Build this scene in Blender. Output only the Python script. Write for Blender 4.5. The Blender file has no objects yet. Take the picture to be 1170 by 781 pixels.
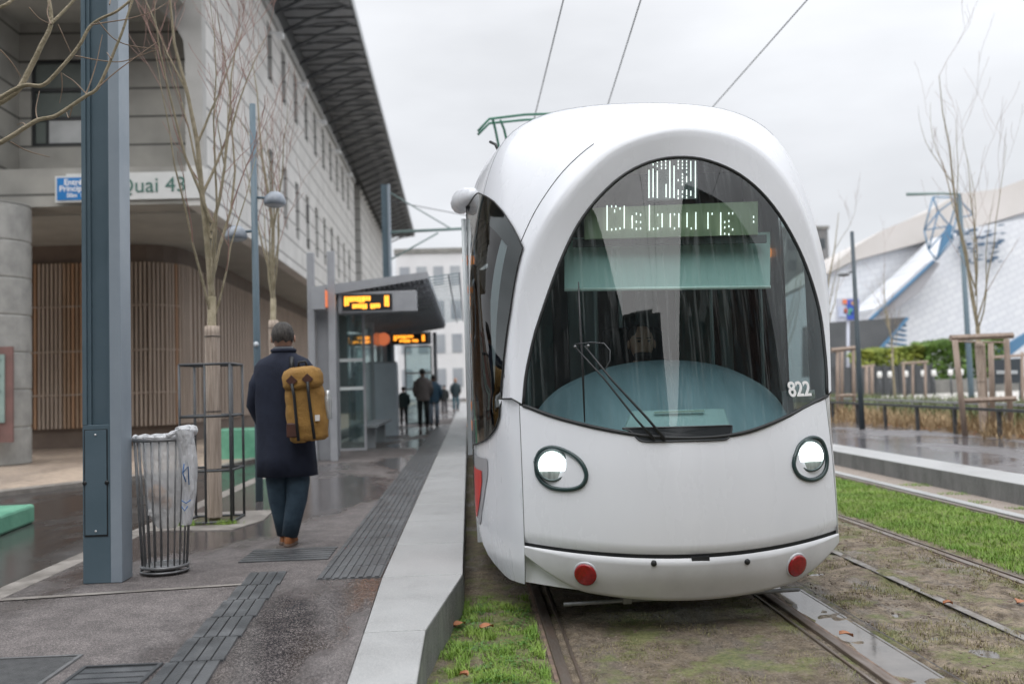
import bpy, bmesh, math, random
from mathutils import Vector, Matrix, Euler
from mathutils.bvhtree import BVHTree
import mathutils.noise as mnoise
random.seed(7)
S = bpy.context.scene
COL = S.collection
R = math.radians

# ------------------------------------------------------------------ camera
CAMH = 1.43
FPX = 1100.0; PX, PY = 585.0, 372.0
CR = Vector((0.99848, -0.045321, -0.031354)).normalized()
CU = Vector((0.028531, -0.061637, 0.997691)).normalized()
CF = Vector((0.047149, 0.997069, 0.06025)).normalized()
cd = bpy.data.cameras.new('camera'); cam = bpy.data.objects.new('camera', cd); COL.objects.link(cam)
cam.matrix_world = Matrix(((CR.x, CU.x, -CF.x, 0), (CR.y, CU.y, -CF.y, 0), (CR.z, CU.z, -CF.z, CAMH), (0, 0, 0, 1)))
cd.sensor_width = 36; cd.lens = FPX / 1170 * 36
cd.shift_y = -(390.5 - PY) / 1170; cd.shift_x = 0
cd.clip_start = .05; cd.clip_end = 3000
cd.dof.use_dof = True; cd.dof.focus_distance = 5.75; cd.dof.aperture_fstop = cd.lens / 22.0
S.camera = cam

# ------------------------------------------------------------------ world: overcast sky
SUN_EL, SUN_AZ = 46, 205
w = bpy.data.worlds.new('World'); S.world = w; w.use_nodes = True
nt = w.node_tree; nt.nodes.clear(); N = nt.nodes.new; L = nt.links.new
sky = N('ShaderNodeTexSky'); sky.sky_type = 'NISHITA'; sky.sun_disc = False
sky.sun_elevation = R(SUN_EL); sky.sun_rotation = R(SUN_AZ)
tc = N('ShaderNodeTexCoord'); sep = N('ShaderNodeSeparateXYZ'); L(tc.outputs['Generated'], sep.inputs[0])
ramp = N('ShaderNodeValToRGB')
cr = ramp.color_ramp; cr.elements[0].position = 0.0; cr.elements[0].color = (.63, .645, .675, 1)
cr.elements[1].position = 1.0; cr.elements[1].color = (2.05, 2.1, 2.2, 1)
e = cr.elements.new(.38); e.color = (.77, .785, .815, 1)
L(sep.outputs['Z'], ramp.inputs[0])
mp = N('ShaderNodeMapping'); mp.inputs['Scale'].default_value = (1.3, 1.3, 4.0); L(tc.outputs['Generated'], mp.inputs[0])
no = N('ShaderNodeTexNoise'); no.inputs['Scale'].default_value = 2.2; no.inputs['Detail'].default_value = 5; no.inputs['Roughness'].default_value = .5
L(mp.outputs[0], no.inputs['Vector'])
mr = N('ShaderNodeMapRange'); mr.inputs['From Min'].default_value = .3; mr.inputs['From Max'].default_value = .7
mr.inputs['To Min'].default_value = .84; mr.inputs['To Max'].default_value = 1.07; L(no.outputs['Fac'], mr.inputs[0])
mul = N('ShaderNodeVectorMath'); mul.operation = 'SCALE'; L(ramp.outputs[0], mul.inputs[0]); L(mr.outputs[0], mul.inputs['Scale'])
b1 = N('ShaderNodeBackground'); L(sky.outputs[0], b1.inputs[0]); b1.inputs[1].default_value = .05
b2 = N('ShaderNodeBackground'); L(mul.outputs[0], b2.inputs[0]); b2.inputs[1].default_value = 1.0
mx = N('ShaderNodeMixShader'); mx.inputs[0].default_value = .92; L(b1.outputs[0], mx.inputs[1]); L(b2.outputs[0], mx.inputs[2])
wo = N('ShaderNodeOutputWorld'); L(mx.outputs[0], wo.inputs[0])
sd = bpy.data.lights.new('sun', 'SUN'); sd.energy = 1.5; sd.angle = R(80); sd.color = (1, .975, .94)
so = bpy.data.objects.new('sun', sd); COL.objects.link(so)
so.rotation_euler = (R(90 - SUN_EL), 0, R(180 - SUN_AZ))
S.view_settings.view_transform = 'Standard'; S.view_settings.look = 'None'
S.view_settings.gamma = 1; S.view_settings.use_curve_mapping = False
S.view_settings.exposure = 0.43

# ------------------------------------------------------------------ helpers
def ray(px, py): return CR * (px - PX) + CU * (PY - py) + CF * FPX
def at(px, py, y):
    d = ray(px, py); return Vector((0, 0, CAMH)) + d * (y / d.y)
def atz(px, py, z):
    d = ray(px, py); return Vector((0, 0, CAMH)) + d * ((z - CAMH) / d.z)

MATS = {}
def mat(name, c, c2=None, scale=4.0, rough=.6, rough2=None, bump=0.0, bscale=None, metal=0.0, coat=0.0, stretch=(1, 1, 1), emit=None, estr=1.0, detail=6, lo=.35, hi=.65, speck=None, sscale=150):
    if name in MATS: return MATS[name]
    m = bpy.data.materials.new(name); m.use_nodes = True; t = m.node_tree; b = t.nodes['Principled BSDF']
    n = t.nodes.new; l = t.links.new
    c = tuple(c) + (1,); c2 = tuple(c2) + (1,) if c2 else c
    tcn = n('ShaderNodeTexCoord'); mpn = n('ShaderNodeMapping'); mpn.inputs['Scale'].default_value = stretch
    l(tcn.outputs['Object'], mpn.inputs[0])
    nn = n('ShaderNodeTexNoise'); nn.inputs['Scale'].default_value = scale; nn.inputs['Detail'].default_value = detail
    nn.inputs['Roughness'].default_value = .6; l(mpn.outputs[0], nn.inputs['Vector'])
    mrn = n('ShaderNodeMapRange'); mrn.inputs['From Min'].default_value = lo; mrn.inputs['From Max'].default_value = hi; l(nn.outputs['Fac'], mrn.inputs[0])
    mix = n('ShaderNodeMix'); mix.data_type = 'RGBA'; l(mrn.outputs[0], mix.inputs['Factor'])
    mix.inputs['A'].default_value = c; mix.inputs['B'].default_value = c2
    out = mix.outputs['Result']
    if speck:
        vo = n('ShaderNodeTexVoronoi'); vo.inputs['Scale'].default_value = sscale; l(tcn.outputs['Object'], vo.inputs['Vector'])
        sp = n('ShaderNodeSeparateColor'); l(vo.outputs['Color'], sp.inputs[0])
        rm = n('ShaderNodeMapRange'); rm.inputs['From Min'].default_value = .25; rm.inputs['From Max'].default_value = 1.0; l(sp.outputs[0], rm.inputs[0])
        m2 = n('ShaderNodeMix'); m2.data_type = 'RGBA'; l(rm.outputs[0], m2.inputs['Factor']); l(out, m2.inputs['A']); m2.inputs['B'].default_value = tuple(speck) + (1,)
        out = m2.outputs['Result']
    l(out, b.inputs['Base Color'])
    if rough2 is not None:
        rr = n('ShaderNodeMapRange'); rr.inputs['From Min'].default_value = lo; rr.inputs['From Max'].default_value = hi
        rr.inputs['To Min'].default_value = rough; rr.inputs['To Max'].default_value = rough2; l(nn.outputs['Fac'], rr.inputs[0]); l(rr.outputs[0], b.inputs['Roughness'])
    else: b.inputs['Roughness'].default_value = rough
    b.inputs['Metallic'].default_value = metal; b.inputs['Coat Weight'].default_value = coat
    if bump:
        n2 = n('ShaderNodeTexNoise'); n2.inputs['Scale'].default_value = bscale or scale * 6; n2.inputs['Detail'].default_value = 4; l(mpn.outputs[0], n2.inputs['Vector'])
        bp = n('ShaderNodeBump'); bp.inputs['Strength'].default_value = bump; bp.inputs['Distance'].default_value = .02; l(n2.outputs['Fac'], bp.inputs['Height']); l(bp.outputs[0], b.inputs['Normal'])
    if emit:
        b.inputs['Emission Color'].default_value = tuple(emit) + (1,); b.inputs['Emission Strength'].default_value = estr
    MATS[name] = m; return m

class MB:
    def __init__(s): s.v = []; s.f = []; s.sm = []
    def quad_grid(s, rows, close=False, smooth=True, flip=False):
        b = len(s.v); n = len(rows[0])
        for r in rows: s.v += [tuple(p) for p in r]
        for i in range(len(rows) - 1):
            for j in range(n if close else n - 1):
                k = (j + 1) % n; q = (b + i * n + j, b + i * n + k, b + (i + 1) * n + k, b + (i + 1) * n + j)
                s.f.append(q[::-1] if flip else q); s.sm.append(smooth)
        return s
    def box(s, c, d, rz=0, rot=None):
        b = len(s.v); c = Vector(c); M = rot or Matrix.Rotation(rz, 3, 'Z')
        for x, y, z in ((-1, -1, -1), (1, -1, -1), (1, 1, -1), (-1, 1, -1), (-1, -1, 1), (1, -1, 1), (1, 1, 1), (-1, 1, 1)):
            s.v.append(tuple(c + M @ Vector((x * d[0] / 2, y * d[1] / 2, z * d[2] / 2))))
        for q in ((0, 3, 2, 1), (4, 5, 6, 7), (0, 1, 5, 4), (1, 2, 6, 5), (2, 3, 7, 6), (3, 0, 4, 7)):
            s.f.append(tuple(b + i for i in q)); s.sm.append(False)
        return s
    def bb(s, x0, x1, y0, y1, z0, z1): return s.box(((x0 + x1) / 2, (y0 + y1) / 2, (z0 + z1) / 2), (x1 - x0, y1 - y0, z1 - z0))
    def tube(s, pts, rad, n=8, cap=True, smooth=True):
        pts = [Vector(p) for p in pts]
        if not isinstance(rad, (list, tuple)): rad = [rad] * len(pts)
        rows = []; up = None
        for i, p in enumerate(pts):
            t = (pts[min(i + 1, len(pts) - 1)] - pts[max(i - 1, 0)])
            if t.length < 1e-9: t = Vector((0, 0, 1))
            t.normalize()
            if up is None:
                up = Vector((0, 0, 1)) if abs(t.z) < .9 else Vector((1, 0, 0))
            a = t.cross(up)
            if a.length < 1e-6: a = t.orthogonal()
            a.normalize(); up = a.cross(t).normalized()
            rows.append([p + (a * math.cos(2 * math.pi * k / n) + up * math.sin(2 * math.pi * k / n)) * rad[i] for k in range(n)])
        b = len(s.v); s.quad_grid(rows, close=True, smooth=smooth, flip=True)
        if cap:
            s.f.append(tuple(b + k for k in range(n))); s.sm.append(False)
            e = b + (len(rows) - 1) * n; s.f.append(tuple(e + k for k in range(n - 1, -1, -1))); s.sm.append(False)
        return s
    def lathe(s, c, prof, n=24, axis='Z', smooth=True):
        c = Vector(c); rows = []
        for r, h in prof:
            row = []
            for k in range(n):
                a = 2 * math.pi * k / n; u, v = r * math.cos(a), r * math.sin(a)
                row.append(c + (Vector((u, v, h)) if axis == 'Z' else Vector((u, -h, v)) if axis == 'Y' else Vector((h, u, v))))
            rows.append(row)
        s.quad_grid(rows, close=True, smooth=smooth); return s
    def prism(s, poly, d):
        """poly: list of 3D points (planar), extruded by vector d"""
        b = len(s.v); n = len(poly); d = Vector(d)
        s.v += [tuple(Vector(p)) for p in poly] + [tuple(Vector(p) + d) for p in poly]
        s.f.append(tuple(b + i for i in range(n))); s.sm.append(False)
        s.f.append(tuple(b + n + i for i in range(n - 1, -1, -1))); s.sm.append(False)
        for i in range(n):
            j = (i + 1) % n; s.f.append((b + j, b + i, b + n + i, b + n + j)); s.sm.append(False)
        return s
    def poly(s, pts):
        b = len(s.v); s.v += [tuple(p) for p in pts]; s.f.append(tuple(range(b, b + len(pts)))); s.sm.append(False); return s
    def build(s, name, m, parent=None, bevel=0, solid=0, recalc=True, subsurf=0):
        me = bpy.data.meshes.new(name); off = Vector((0, 0, 0))
        if parent is not None: off = wloc(parent)
        me.from_pydata([tuple(Vector(v) - off) for v in s.v], [], s.f)
        for p, q in zip(me.polygons, s.sm): p.use_smooth = q
        if recalc:
            bm = bmesh.new(); bm.from_mesh(me); bmesh.ops.recalc_face_normals(bm, faces=bm.faces); bm.to_mesh(me); bm.free()
        me.materials.append(m); o = bpy.data.objects.new(name, me); COL.objects.link(o)
        if parent is not None: o.parent = parent
        if solid:
            md = o.modifiers.new('solid', 'SOLIDIFY'); md.thickness = solid; md.offset = -1
        if bevel:
            md = o.modifiers.new('bevel', 'BEVEL'); md.width = bevel; md.segments = 2; md.limit_method = 'ANGLE'; md.angle_limit = R(40)
        if subsurf:
            md = o.modifiers.new('sub', 'SUBSURF'); md.levels = subsurf; md.render_levels = subsurf
        return o
def wloc(o):
    p = Vector((0, 0, 0))
    while o is not None: p += o.location; o = o.parent
    return p
def tag(o, label, cat, group=None, kind=None):
    if label: o['label'] = label
    if cat: o['category'] = cat
    if group: o['group'] = group
    if kind: o['kind'] = kind
    return o
def thing(name, loc, label, cat, group=None):
    o = bpy.data.objects.new(name, None); COL.objects.link(o); o.location = loc; o.empty_display_size = .2
    return tag(o, label, cat, group)
def struct(o): o['kind'] = 'structure'; return o
def dup(root, loc, label, rz=0, scale=1):
    def cp(o, par):
        c = o.copy(); COL.objects.link(c); c.parent = par
        for k in list(o.children): cp(k, c)
        return c
    kids = list(root.children); r = root.copy(); COL.objects.link(r)
    r.location = loc; r.rotation_euler = (0, 0, rz); r.scale = (scale,) * 3; r['label'] = label
    for k in kids: cp(k, r)
    return r
def cmr(pts, n):
    """resample a 3D polyline with Catmull-Rom to n points by arc length"""
    P = [Vector(p) for p in pts]; P = [P[0] * 2 - P[1]] + P + [P[-1] * 2 - P[-2]]; out = []
    for i in range(1, len(P) - 2):
        for k in range(16):
            t = k / 16; a, b, c, d = P[i - 1:i + 3]
            out.append(.5 * ((2 * b) + (c - a) * t + (2 * a - 5 * b + 4 * c - d) * t * t + (3 * b - a - 3 * c + d) * t ** 3))
    out.append(P[-2])
    Ls = [0]
    for a, b in zip(out, out[1:]): Ls.append(Ls[-1] + (b - a).length)
    res = []; j = 0
    for i in range(n):
        s = Ls[-1] * i / (n - 1)
        while j < len(Ls) - 2 and Ls[j + 1] < s: j += 1
        q = (s - Ls[j]) / max(1e-9, Ls[j + 1] - Ls[j]); res.append(out[j].lerp(out[j + 1], min(1, q)))
    return res
def interp(x, xs, ys):
    if x <= xs[0]: return ys[0]
    for i in range(len(xs) - 1):
        if x <= xs[i + 1]: return ys[i] + (ys[i + 1] - ys[i]) * (x - xs[i]) / (xs[i + 1] - xs[i])
    return ys[-1]
def sinterp(x, xs, ys):
    """smooth (catmull) interpolation"""
    if x <= xs[0]: return ys[0]
    if x >= xs[-1]: return ys[-1]
    i = max(k for k in range(len(xs) - 1) if xs[k] <= x)
    t = (x - xs[i]) / (xs[i + 1] - xs[i]); h = xs[i + 1] - xs[i]
    def sl(k):
        if k == 0: return (ys[1] - ys[0]) / (xs[1] - xs[0])
        if k == len(xs) - 1: return (ys[-1] - ys[-2]) / (xs[-1] - xs[-2])
        return (ys[k + 1] - ys[k - 1]) / (xs[k + 1] - xs[k - 1])
    m0, m1 = sl(i) * h, sl(i + 1) * h
    return (2 * t**3 - 3 * t**2 + 1) * ys[i] + (t**3 - 2 * t**2 + t) * m0 + (-2 * t**3 + 3 * t**2) * ys[i + 1] + (t**3 - t**2) * m1

# ------------------------------------------------------------------ materials
def wet_mat(name, dry, wet, speck, sscale=140, wetlo=.42, wethi=.56, wscale=.55, rdry=.75, rwet=.12, stretch=(1, .45, 1), bump=.5):
    m = bpy.data.materials.new(name); m.use_nodes = True; t = m.node_tree; b = t.nodes['Principled BSDF']; n = t.nodes.new; l = t.links.new
    g = n('ShaderNodeNewGeometry'); mpn = n('ShaderNodeMapping'); mpn.inputs['Scale'].default_value = stretch; l(g.outputs['Position'], mpn.inputs[0])
    n1 = n('ShaderNodeTexNoise'); n1.inputs['Scale'].default_value = wscale; n1.inputs['Detail'].default_value = 5; n1.inputs['Roughness'].default_value = .55; l(mpn.outputs[0], n1.inputs['Vector'])
    f = n('ShaderNodeMapRange'); f.inputs['From Min'].default_value = wetlo; f.inputs['From Max'].default_value = wethi; l(n1.outputs['Fac'], f.inputs[0])
    mA = n('ShaderNodeMix'); mA.data_type = 'RGBA'; l(f.outputs[0], mA.inputs['Factor']); mA.inputs['A'].default_value = tuple(dry) + (1,); mA.inputs['B'].default_value = tuple(wet) + (1,)
    vo = n('ShaderNodeTexVoronoi'); vo.inputs['Scale'].default_value = sscale; l(g.outputs['Position'], vo.inputs['Vector'])
    sp = n('ShaderNodeSeparateColor'); l(vo.outputs['Color'], sp.inputs[0])
    rm = n('ShaderNodeMapRange'); rm.inputs['From Min'].default_value = .45; rm.inputs['From Max'].default_value = 1.0; rm.inputs['To Max'].default_value = .85; l(sp.outputs[0], rm.inputs[0])
    m2 = n('ShaderNodeMix'); m2.data_type = 'RGBA'; l(rm.outputs[0], m2.inputs['Factor']); l(mA.outputs['Result'], m2.inputs['A']); m2.inputs['B'].default_value = tuple(speck) + (1,)
    # fine dirt
    n3 = n('ShaderNodeTexNoise'); n3.inputs['Scale'].default_value = 7; n3.inputs['Detail'].default_value = 8; l(g.outputs['Position'], n3.inputs['Vector'])
    d = n('ShaderNodeMapRange'); d.inputs['From Min'].default_value = .3; d.inputs['From Max'].default_value = .7; d.inputs['To Min'].default_value = .72; d.inputs['To Max'].default_value = 1.2; l(n3.outputs['Fac'], d.inputs[0])
    sc = n('ShaderNodeVectorMath'); sc.operation = 'SCALE'; l(m2.outputs['Result'], sc.inputs[0]); l(d.outputs[0], sc.inputs['Scale']); l(sc.outputs[0], b.inputs['Base Color'])
    rr = n('ShaderNodeMapRange'); rr.inputs['To Min'].default_value = rdry; rr.inputs['To Max'].default_value = rwet; l(f.outputs[0], rr.inputs[0]); l(rr.outputs[0], b.inputs['Roughness'])
    bs = n('ShaderNodeMapRange'); bs.inputs['To Min'].default_value = bump; bs.inputs['To Max'].default_value = bump * .12; l(f.outputs[0], bs.inputs[0])
    bp = n('ShaderNodeBump'); bp.inputs['Distance'].default_value = .004; l(bs.outputs[0], bp.inputs['Strength']); l(vo.outputs['Distance'], bp.inputs['Height']); l(bp.outputs[0], b.inputs['Normal'])
    return m
M_ASPH = wet_mat('platform_asphalt', (.088, .078, .075), (.036, .033, .033), (.30, .265, .255), sscale=210, wetlo=.43, wethi=.53)
M_ROAD = wet_mat('road_asphalt', (.06, .055, .053), (.035, .032, .032), (.09, .085, .08), wetlo=.3, wethi=.5, rwet=.16, bump=.2)
M_WET = wet_mat('far_platform_paving', (.13, .12, .125), (.08, .075, .08), (.18, .17, .17), wetlo=.3, wethi=.5, rwet=.14, bump=.2)
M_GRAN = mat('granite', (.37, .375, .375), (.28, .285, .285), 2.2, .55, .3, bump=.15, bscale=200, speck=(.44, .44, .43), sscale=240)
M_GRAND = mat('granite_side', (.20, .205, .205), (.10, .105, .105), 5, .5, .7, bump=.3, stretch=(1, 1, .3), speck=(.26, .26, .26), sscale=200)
M_BEIGE = wet_mat('beige_paving', (.40, .31, .235), (.30, .235, .19), (.5, .42, .34), sscale=60, rwet=.4)
M_TACT = mat('tactile_tile', (.06, .065, .07), (.115, .12, .125), 5, .28, .5, bump=.2, bscale=90)
M_STONE = mat('pale_kerb_stone', (.30, .275, .25), (.18, .165, .15), 6, .6, .3, bump=.2)
M_STEEL = mat('galvanised_grey', (.18, .185, .19), (.26, .265, .27), 20, .45, metal=.5)
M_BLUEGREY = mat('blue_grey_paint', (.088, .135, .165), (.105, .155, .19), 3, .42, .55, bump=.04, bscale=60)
M_BLUELIT = mat('blue_grey_paint_lit', (.30, .35, .40), (.26, .31, .36), 3, .4, .5)  # same mast paint, with the flange's reflected light put into the colour
M_DARKM = mat('dark_metal', (.06, .065, .07), (.09, .095, .10), 12, .45, metal=.3)
M_BLACK = mat('black_rubber', (.012, .014, .015), (.02, .022, .024), 9, .5)
M_WHITE = mat('white_tram_paint', (.80, .82, .86), (.755, .775, .815), 3.2, .24, .34, coat=.3, detail=9, lo=.35, hi=.8, stretch=(1, 1, .35))
M_WHITE2 = mat('grey_white_tram_paint', (.58, .59, .62), (.54, .55, .58), 3, .28, .4, coat=.25)
M_CONC = mat('concrete', (.235, .23, .215), (.16, .16, .15), 1.6, .8, .9, bump=.25, bscale=25, detail=10)
M_CONCD = mat('soffit_concrete', (.38, .38, .355), (.31, .31, .29), 1.6, .8)
M_RAIL = mat('rail_steel', (.28, .24, .21), (.17, .13, .105), 14, .3, .55, metal=.75, stretch=(1, .2, 1))
M_BARK = mat('bark', (.22, .175, .13), (.12, .10, .075), 22, .85, bump=.5, bscale=90)
M_BARKL = mat('lichen_bark', (.36, .31, .22), (.23, .20, .13), 14, .85, bump=.6, bscale=70)
M_TWIG = mat('twig', (.30, .20, .16), (.2, .13, .1), 30, .8)
M_REED = mat('reed_wrap', (.60, .50, .42), (.34, .27, .22), 20, .85, bump=.6, stretch=(3, 3, .15), bscale=60)
M_WOODP = mat('weathered_stake', (.38, .30, .25), (.27, .21, .17), 9, .85, bump=.5, stretch=(2, 2, .3), bscale=30)

# ------------------------------------------------------------------ setting: ground
def sheet(name, poly, z, m, label=None):
    b = MB(); b.poly([(x, y, z) for x, y in poly]); o = b.build(name, m, recalc=False)
    if o.data.polygons[0].normal.z < 0: o.data.flip_normals()
    return struct(o)
def slab(name, poly, z0, z1, m, bevel=0):
    b = MB(); b.prism([(x, y, z0) for x, y in poly], (0, 0, z1 - z0)); return struct(b.build(name, m, bevel=bevel))
PZ = .23
sheet('ground', [(-600, -300), (600, -300), (600, 1500), (-600, 1500)], -.12, mat('ground_grey', (.16, .15, .14), (.11, .105, .1), .3, .8))
# platform asphalt
slab('platform', [(-2.862, -8), (-.533, -8), (-.533, 4), (-.586, 6.3), (-.571, 70), (-2.862, 70)], -.1, PZ - .002, M_ASPH)
# granite kerb stones of the platform, one block after another, with open joints
def kerb(xi, xo, y0, y1, name='platform_kerb'):
    b = MB(); g = .0055
    b.prism([(xi(y0), y0 + g, -.1), (xo(y0), y0 + g, -.1), (xo(y1), y1 - g, -.1), (xi(y1), y1 - g, -.1)], (0, 0, PZ + .1)); return b
kb = MB()
ys = [-8, -5, -2, 0, 1.9, 3.0, 4.0, 4.87, 6.25]
xo = lambda y: interp(y, [-8, 4.87, 6.25, 200], [-.23, -.245, -.07, -.07])
xi = lambda y: interp(y, [4, 6.3, 70], [-.53, -.583, -.568])
y = 6.25
while y < 68: y += 1.25; ys.append(y)
for a, b_ in zip(ys, ys[1:]):
    q = kerb(xi, xo, a, b_); n0 = len(kb.v); kb.v += q.v; kb.f += [tuple(i + n0 for i in f) for f in q.f]; kb.sm += q.sm
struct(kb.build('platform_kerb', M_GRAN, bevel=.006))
# darker, streaked face of the kerb towards the track
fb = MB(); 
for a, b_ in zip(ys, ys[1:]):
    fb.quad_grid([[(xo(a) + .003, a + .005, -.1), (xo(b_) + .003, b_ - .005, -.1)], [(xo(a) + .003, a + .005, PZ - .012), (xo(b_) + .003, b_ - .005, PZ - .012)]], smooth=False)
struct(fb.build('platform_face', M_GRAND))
# pale stone line on road side and thin line across
slab('pale_stone_border', [(-3.04, -8), (-2.865, -8), (-2.865, 70), (-3.04, 70)], -.1, PZ, M_STONE, .005)
sheet('pale_joint_line', [(-2.86, 5.98), (-1.42, 6.17), (-1.42, 6.215), (-2.86, 6.05)], PZ + .004, M_STONE)
# road
sheet('road', [(-3.04, -60), (-3.04, 300), (-60, 300), (-60, -60)], .10, M_ROAD)
# beige pavement in front of the building, with grey kerb
slab('forecourt_pavement', [(-40, 9.2), (-6.75, 14.0), (-4.55, 17.2), (-4.1, 20), (-4.15, 80), (-40, 80)], 0, .15, M_BEIGE)
slab('forecourt_kerb', [(-40, 8.75), (-6.6, 13.6), (-4.35, 17.0), (-3.92, 20), (-3.95, 80), (-4.145, 80), (-4.095, 20), (-4.545, 17.195), (-6.745, 13.995), (-40, 9.195)], 0, .165, M_STONE)
# track bed
def bed_material():
    m = bpy.data.materials.new('track_bed_soil'); m.use_nodes = True; t = m.node_tree; b = t.nodes['Principled BSDF']; n = t.nodes.new; l = t.links.new
    g = n('ShaderNodeNewGeometry')
    def noise(sc, det=6, st=(1, 1, 1)):
        mpn = n('ShaderNodeMapping'); mpn.inputs['Scale'].default_value = st; l(g.outputs['Position'], mpn.inputs[0])
        q = n('ShaderNodeTexNoise'); q.inputs['Scale'].default_value = sc; q.inputs['Detail'].default_value = det; q.inputs['Roughness'].default_value = .65; l(mpn.outputs[0], q.inputs['Vector']); return q.outputs['Fac']
    def rng(s, a, b_, c=0, d=1):
        q = n('ShaderNodeMapRange'); q.inputs['From Min'].default_value = a; q.inputs['From Max'].default_value = b_; q.inputs['To Min'].default_value = c; q.inputs['To Max'].default_value = d; l(s, q.inputs[0]); return q.outputs[0]
    def mix(f, a, b_):
        q = n('ShaderNodeMix'); q.data_type = 'RGBA'; l(f, q.inputs['Factor'])
        for k, v in (('A', a), ('B', b_)):
            if isinstance(v, tuple): q.inputs[k].default_value = v + (1,)
            else: l(v, q.inputs[k])
        return q.outputs['Result']
    def mth(op, a, b_):
        q = n('ShaderNodeMath'); q.operation = op
        for i, v in enumerate((a, b_)):
            if isinstance(v, (int, float)): q.inputs[i].default_value = v
            else: l(v, q.inputs[i])
        return q.outputs[0]
    sx = n('ShaderNodeSeparateXYZ'); l(g.outputs['Position'], sx.inputs[0]); X = sx.outputs['X']
    soil = mix(rng(noise(9, 10), .38, .62), (.10, .072, .046), (.36, .29, .21))
    soil = mix(rng(noise(120, 3), .63, .7), soil, (.38, .32, .26))
    vv = n('ShaderNodeTexVoronoi'); vv.inputs['Scale'].default_value = 95; l(g.outputs['Position'], vv.inputs['Vector']); vs_ = n('ShaderNodeSeparateColor'); l(vv.outputs['Color'], vs_.inputs[0])
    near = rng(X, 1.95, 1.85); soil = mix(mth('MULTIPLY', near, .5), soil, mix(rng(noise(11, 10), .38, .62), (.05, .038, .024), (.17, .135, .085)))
    wet = rng(noise(1.6, 6, (1.6, .5, 1)), .5, .62)
    soil = mix(mth('MULTIPLY', wet, .55), soil, (.17, .15, .13))
    green = mix(rng(noise(30, 6), .35, .65), (.08, .13, .02), (.24, .26, .08))
    soil = mix(mth('MULTIPLY', rng(vs_.outputs[0], .72, .95), .55), soil, (.30, .25, .20)); soil = mix(mth('MULTIPLY', rng(vs_.outputs[1], .75, .95), .6), soil, (.045, .035, .025))
    gmask = rng(noise(2.6, 9), .50, .60)
    # bright lawn between the far rails, and the tuft zone beside the platform
    lawn = mth('MULTIPLY', rng(X, 3.8, 3.86), rng(X, 5.06, 5.02))
    lawn2 = mth('MULTIPLY', rng(X, .38, .3), rng(sx.outputs['Y'], 6.7, 6.3))
    gm = mth('MAXIMUM', mth('MAXIMUM', mth('MULTIPLY', gmask, .62), lawn), mth('MULTIPLY', lawn2, rng(noise(5, 6), .42, .56)))
    col = mix(gm, soil, green); l(col, b.inputs['Base Color'])
    l(mth('SUBTRACT', .85, mth('MULTIPLY', mth('MULTIPLY', wet, .6), mth('SUBTRACT', 1, gm))), b.inputs['Roughness'])
    bp = n('ShaderNodeBump'); bp.inputs['Strength'].default_value = .9; bp.inputs['Distance'].default_value = .03; l(noise(55, 10), bp.inputs['Height']); l(bp.outputs[0], b.inputs['Normal'])
    return m
M_BED = bed_material()
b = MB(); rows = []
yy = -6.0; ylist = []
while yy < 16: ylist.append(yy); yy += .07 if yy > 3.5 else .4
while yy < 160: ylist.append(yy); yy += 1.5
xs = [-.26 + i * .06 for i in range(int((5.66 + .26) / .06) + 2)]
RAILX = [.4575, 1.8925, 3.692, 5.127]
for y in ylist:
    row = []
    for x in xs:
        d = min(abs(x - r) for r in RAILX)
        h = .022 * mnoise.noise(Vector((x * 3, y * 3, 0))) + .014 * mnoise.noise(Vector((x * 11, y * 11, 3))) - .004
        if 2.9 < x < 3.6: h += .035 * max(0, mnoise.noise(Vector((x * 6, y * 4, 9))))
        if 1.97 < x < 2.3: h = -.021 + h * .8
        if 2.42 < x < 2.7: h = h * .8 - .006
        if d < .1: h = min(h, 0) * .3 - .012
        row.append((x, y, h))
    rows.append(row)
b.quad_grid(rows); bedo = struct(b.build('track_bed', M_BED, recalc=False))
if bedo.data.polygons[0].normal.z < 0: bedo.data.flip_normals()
# rails : grooved head, each its own thing
for k, (rx, sgn) in enumerate(((.4575, -1), (1.8925, 1), (3.692, -1), (5.127, 1))):
    name = ['left rail of the near track beside the platform', 'right rail of the near track next to the puddle', 'left rail of the far track, edging the bright lawn', 'right rail of the far track before the gravel strip'][k]
    t = thing('tram_rail', (rx, 0, 0), 'grooved steel tram rail, ' + name, 'rail', 'grooved tram rails')
    a = MB(); a.bb(min(rx, rx + sgn * .056), max(rx, rx + sgn * .056), -6, 150, -.1, .006); a.build('rail_head', M_RAIL, t, bevel=.006)
    a = MB(); g0 = rx - sgn * .042; a.bb(min(g0, g0 - sgn * .016), max(g0, g0 - sgn * .016), -6, 150, -.1, .0); a.build('guard_lip', M_RAIL, t, bevel=.003)
    a = MB(); a.bb(min(rx, g0) + .001, max(rx, g0) - .001, -6, 150, -.1, -.03); a.build('groove', M_BLACK, t)
    a = MB(); o2 = rx + sgn * .059; a.bb(min(o2, o2 + sgn * .02), max(o2, o2 + sgn * .02), -6, 150, -.1, -.004); a.build('rubber_jacket', mat('rail_jacket', (.22, .15, .11), (.10, .075, .06), 12, .8, bump=.3), t)
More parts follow.
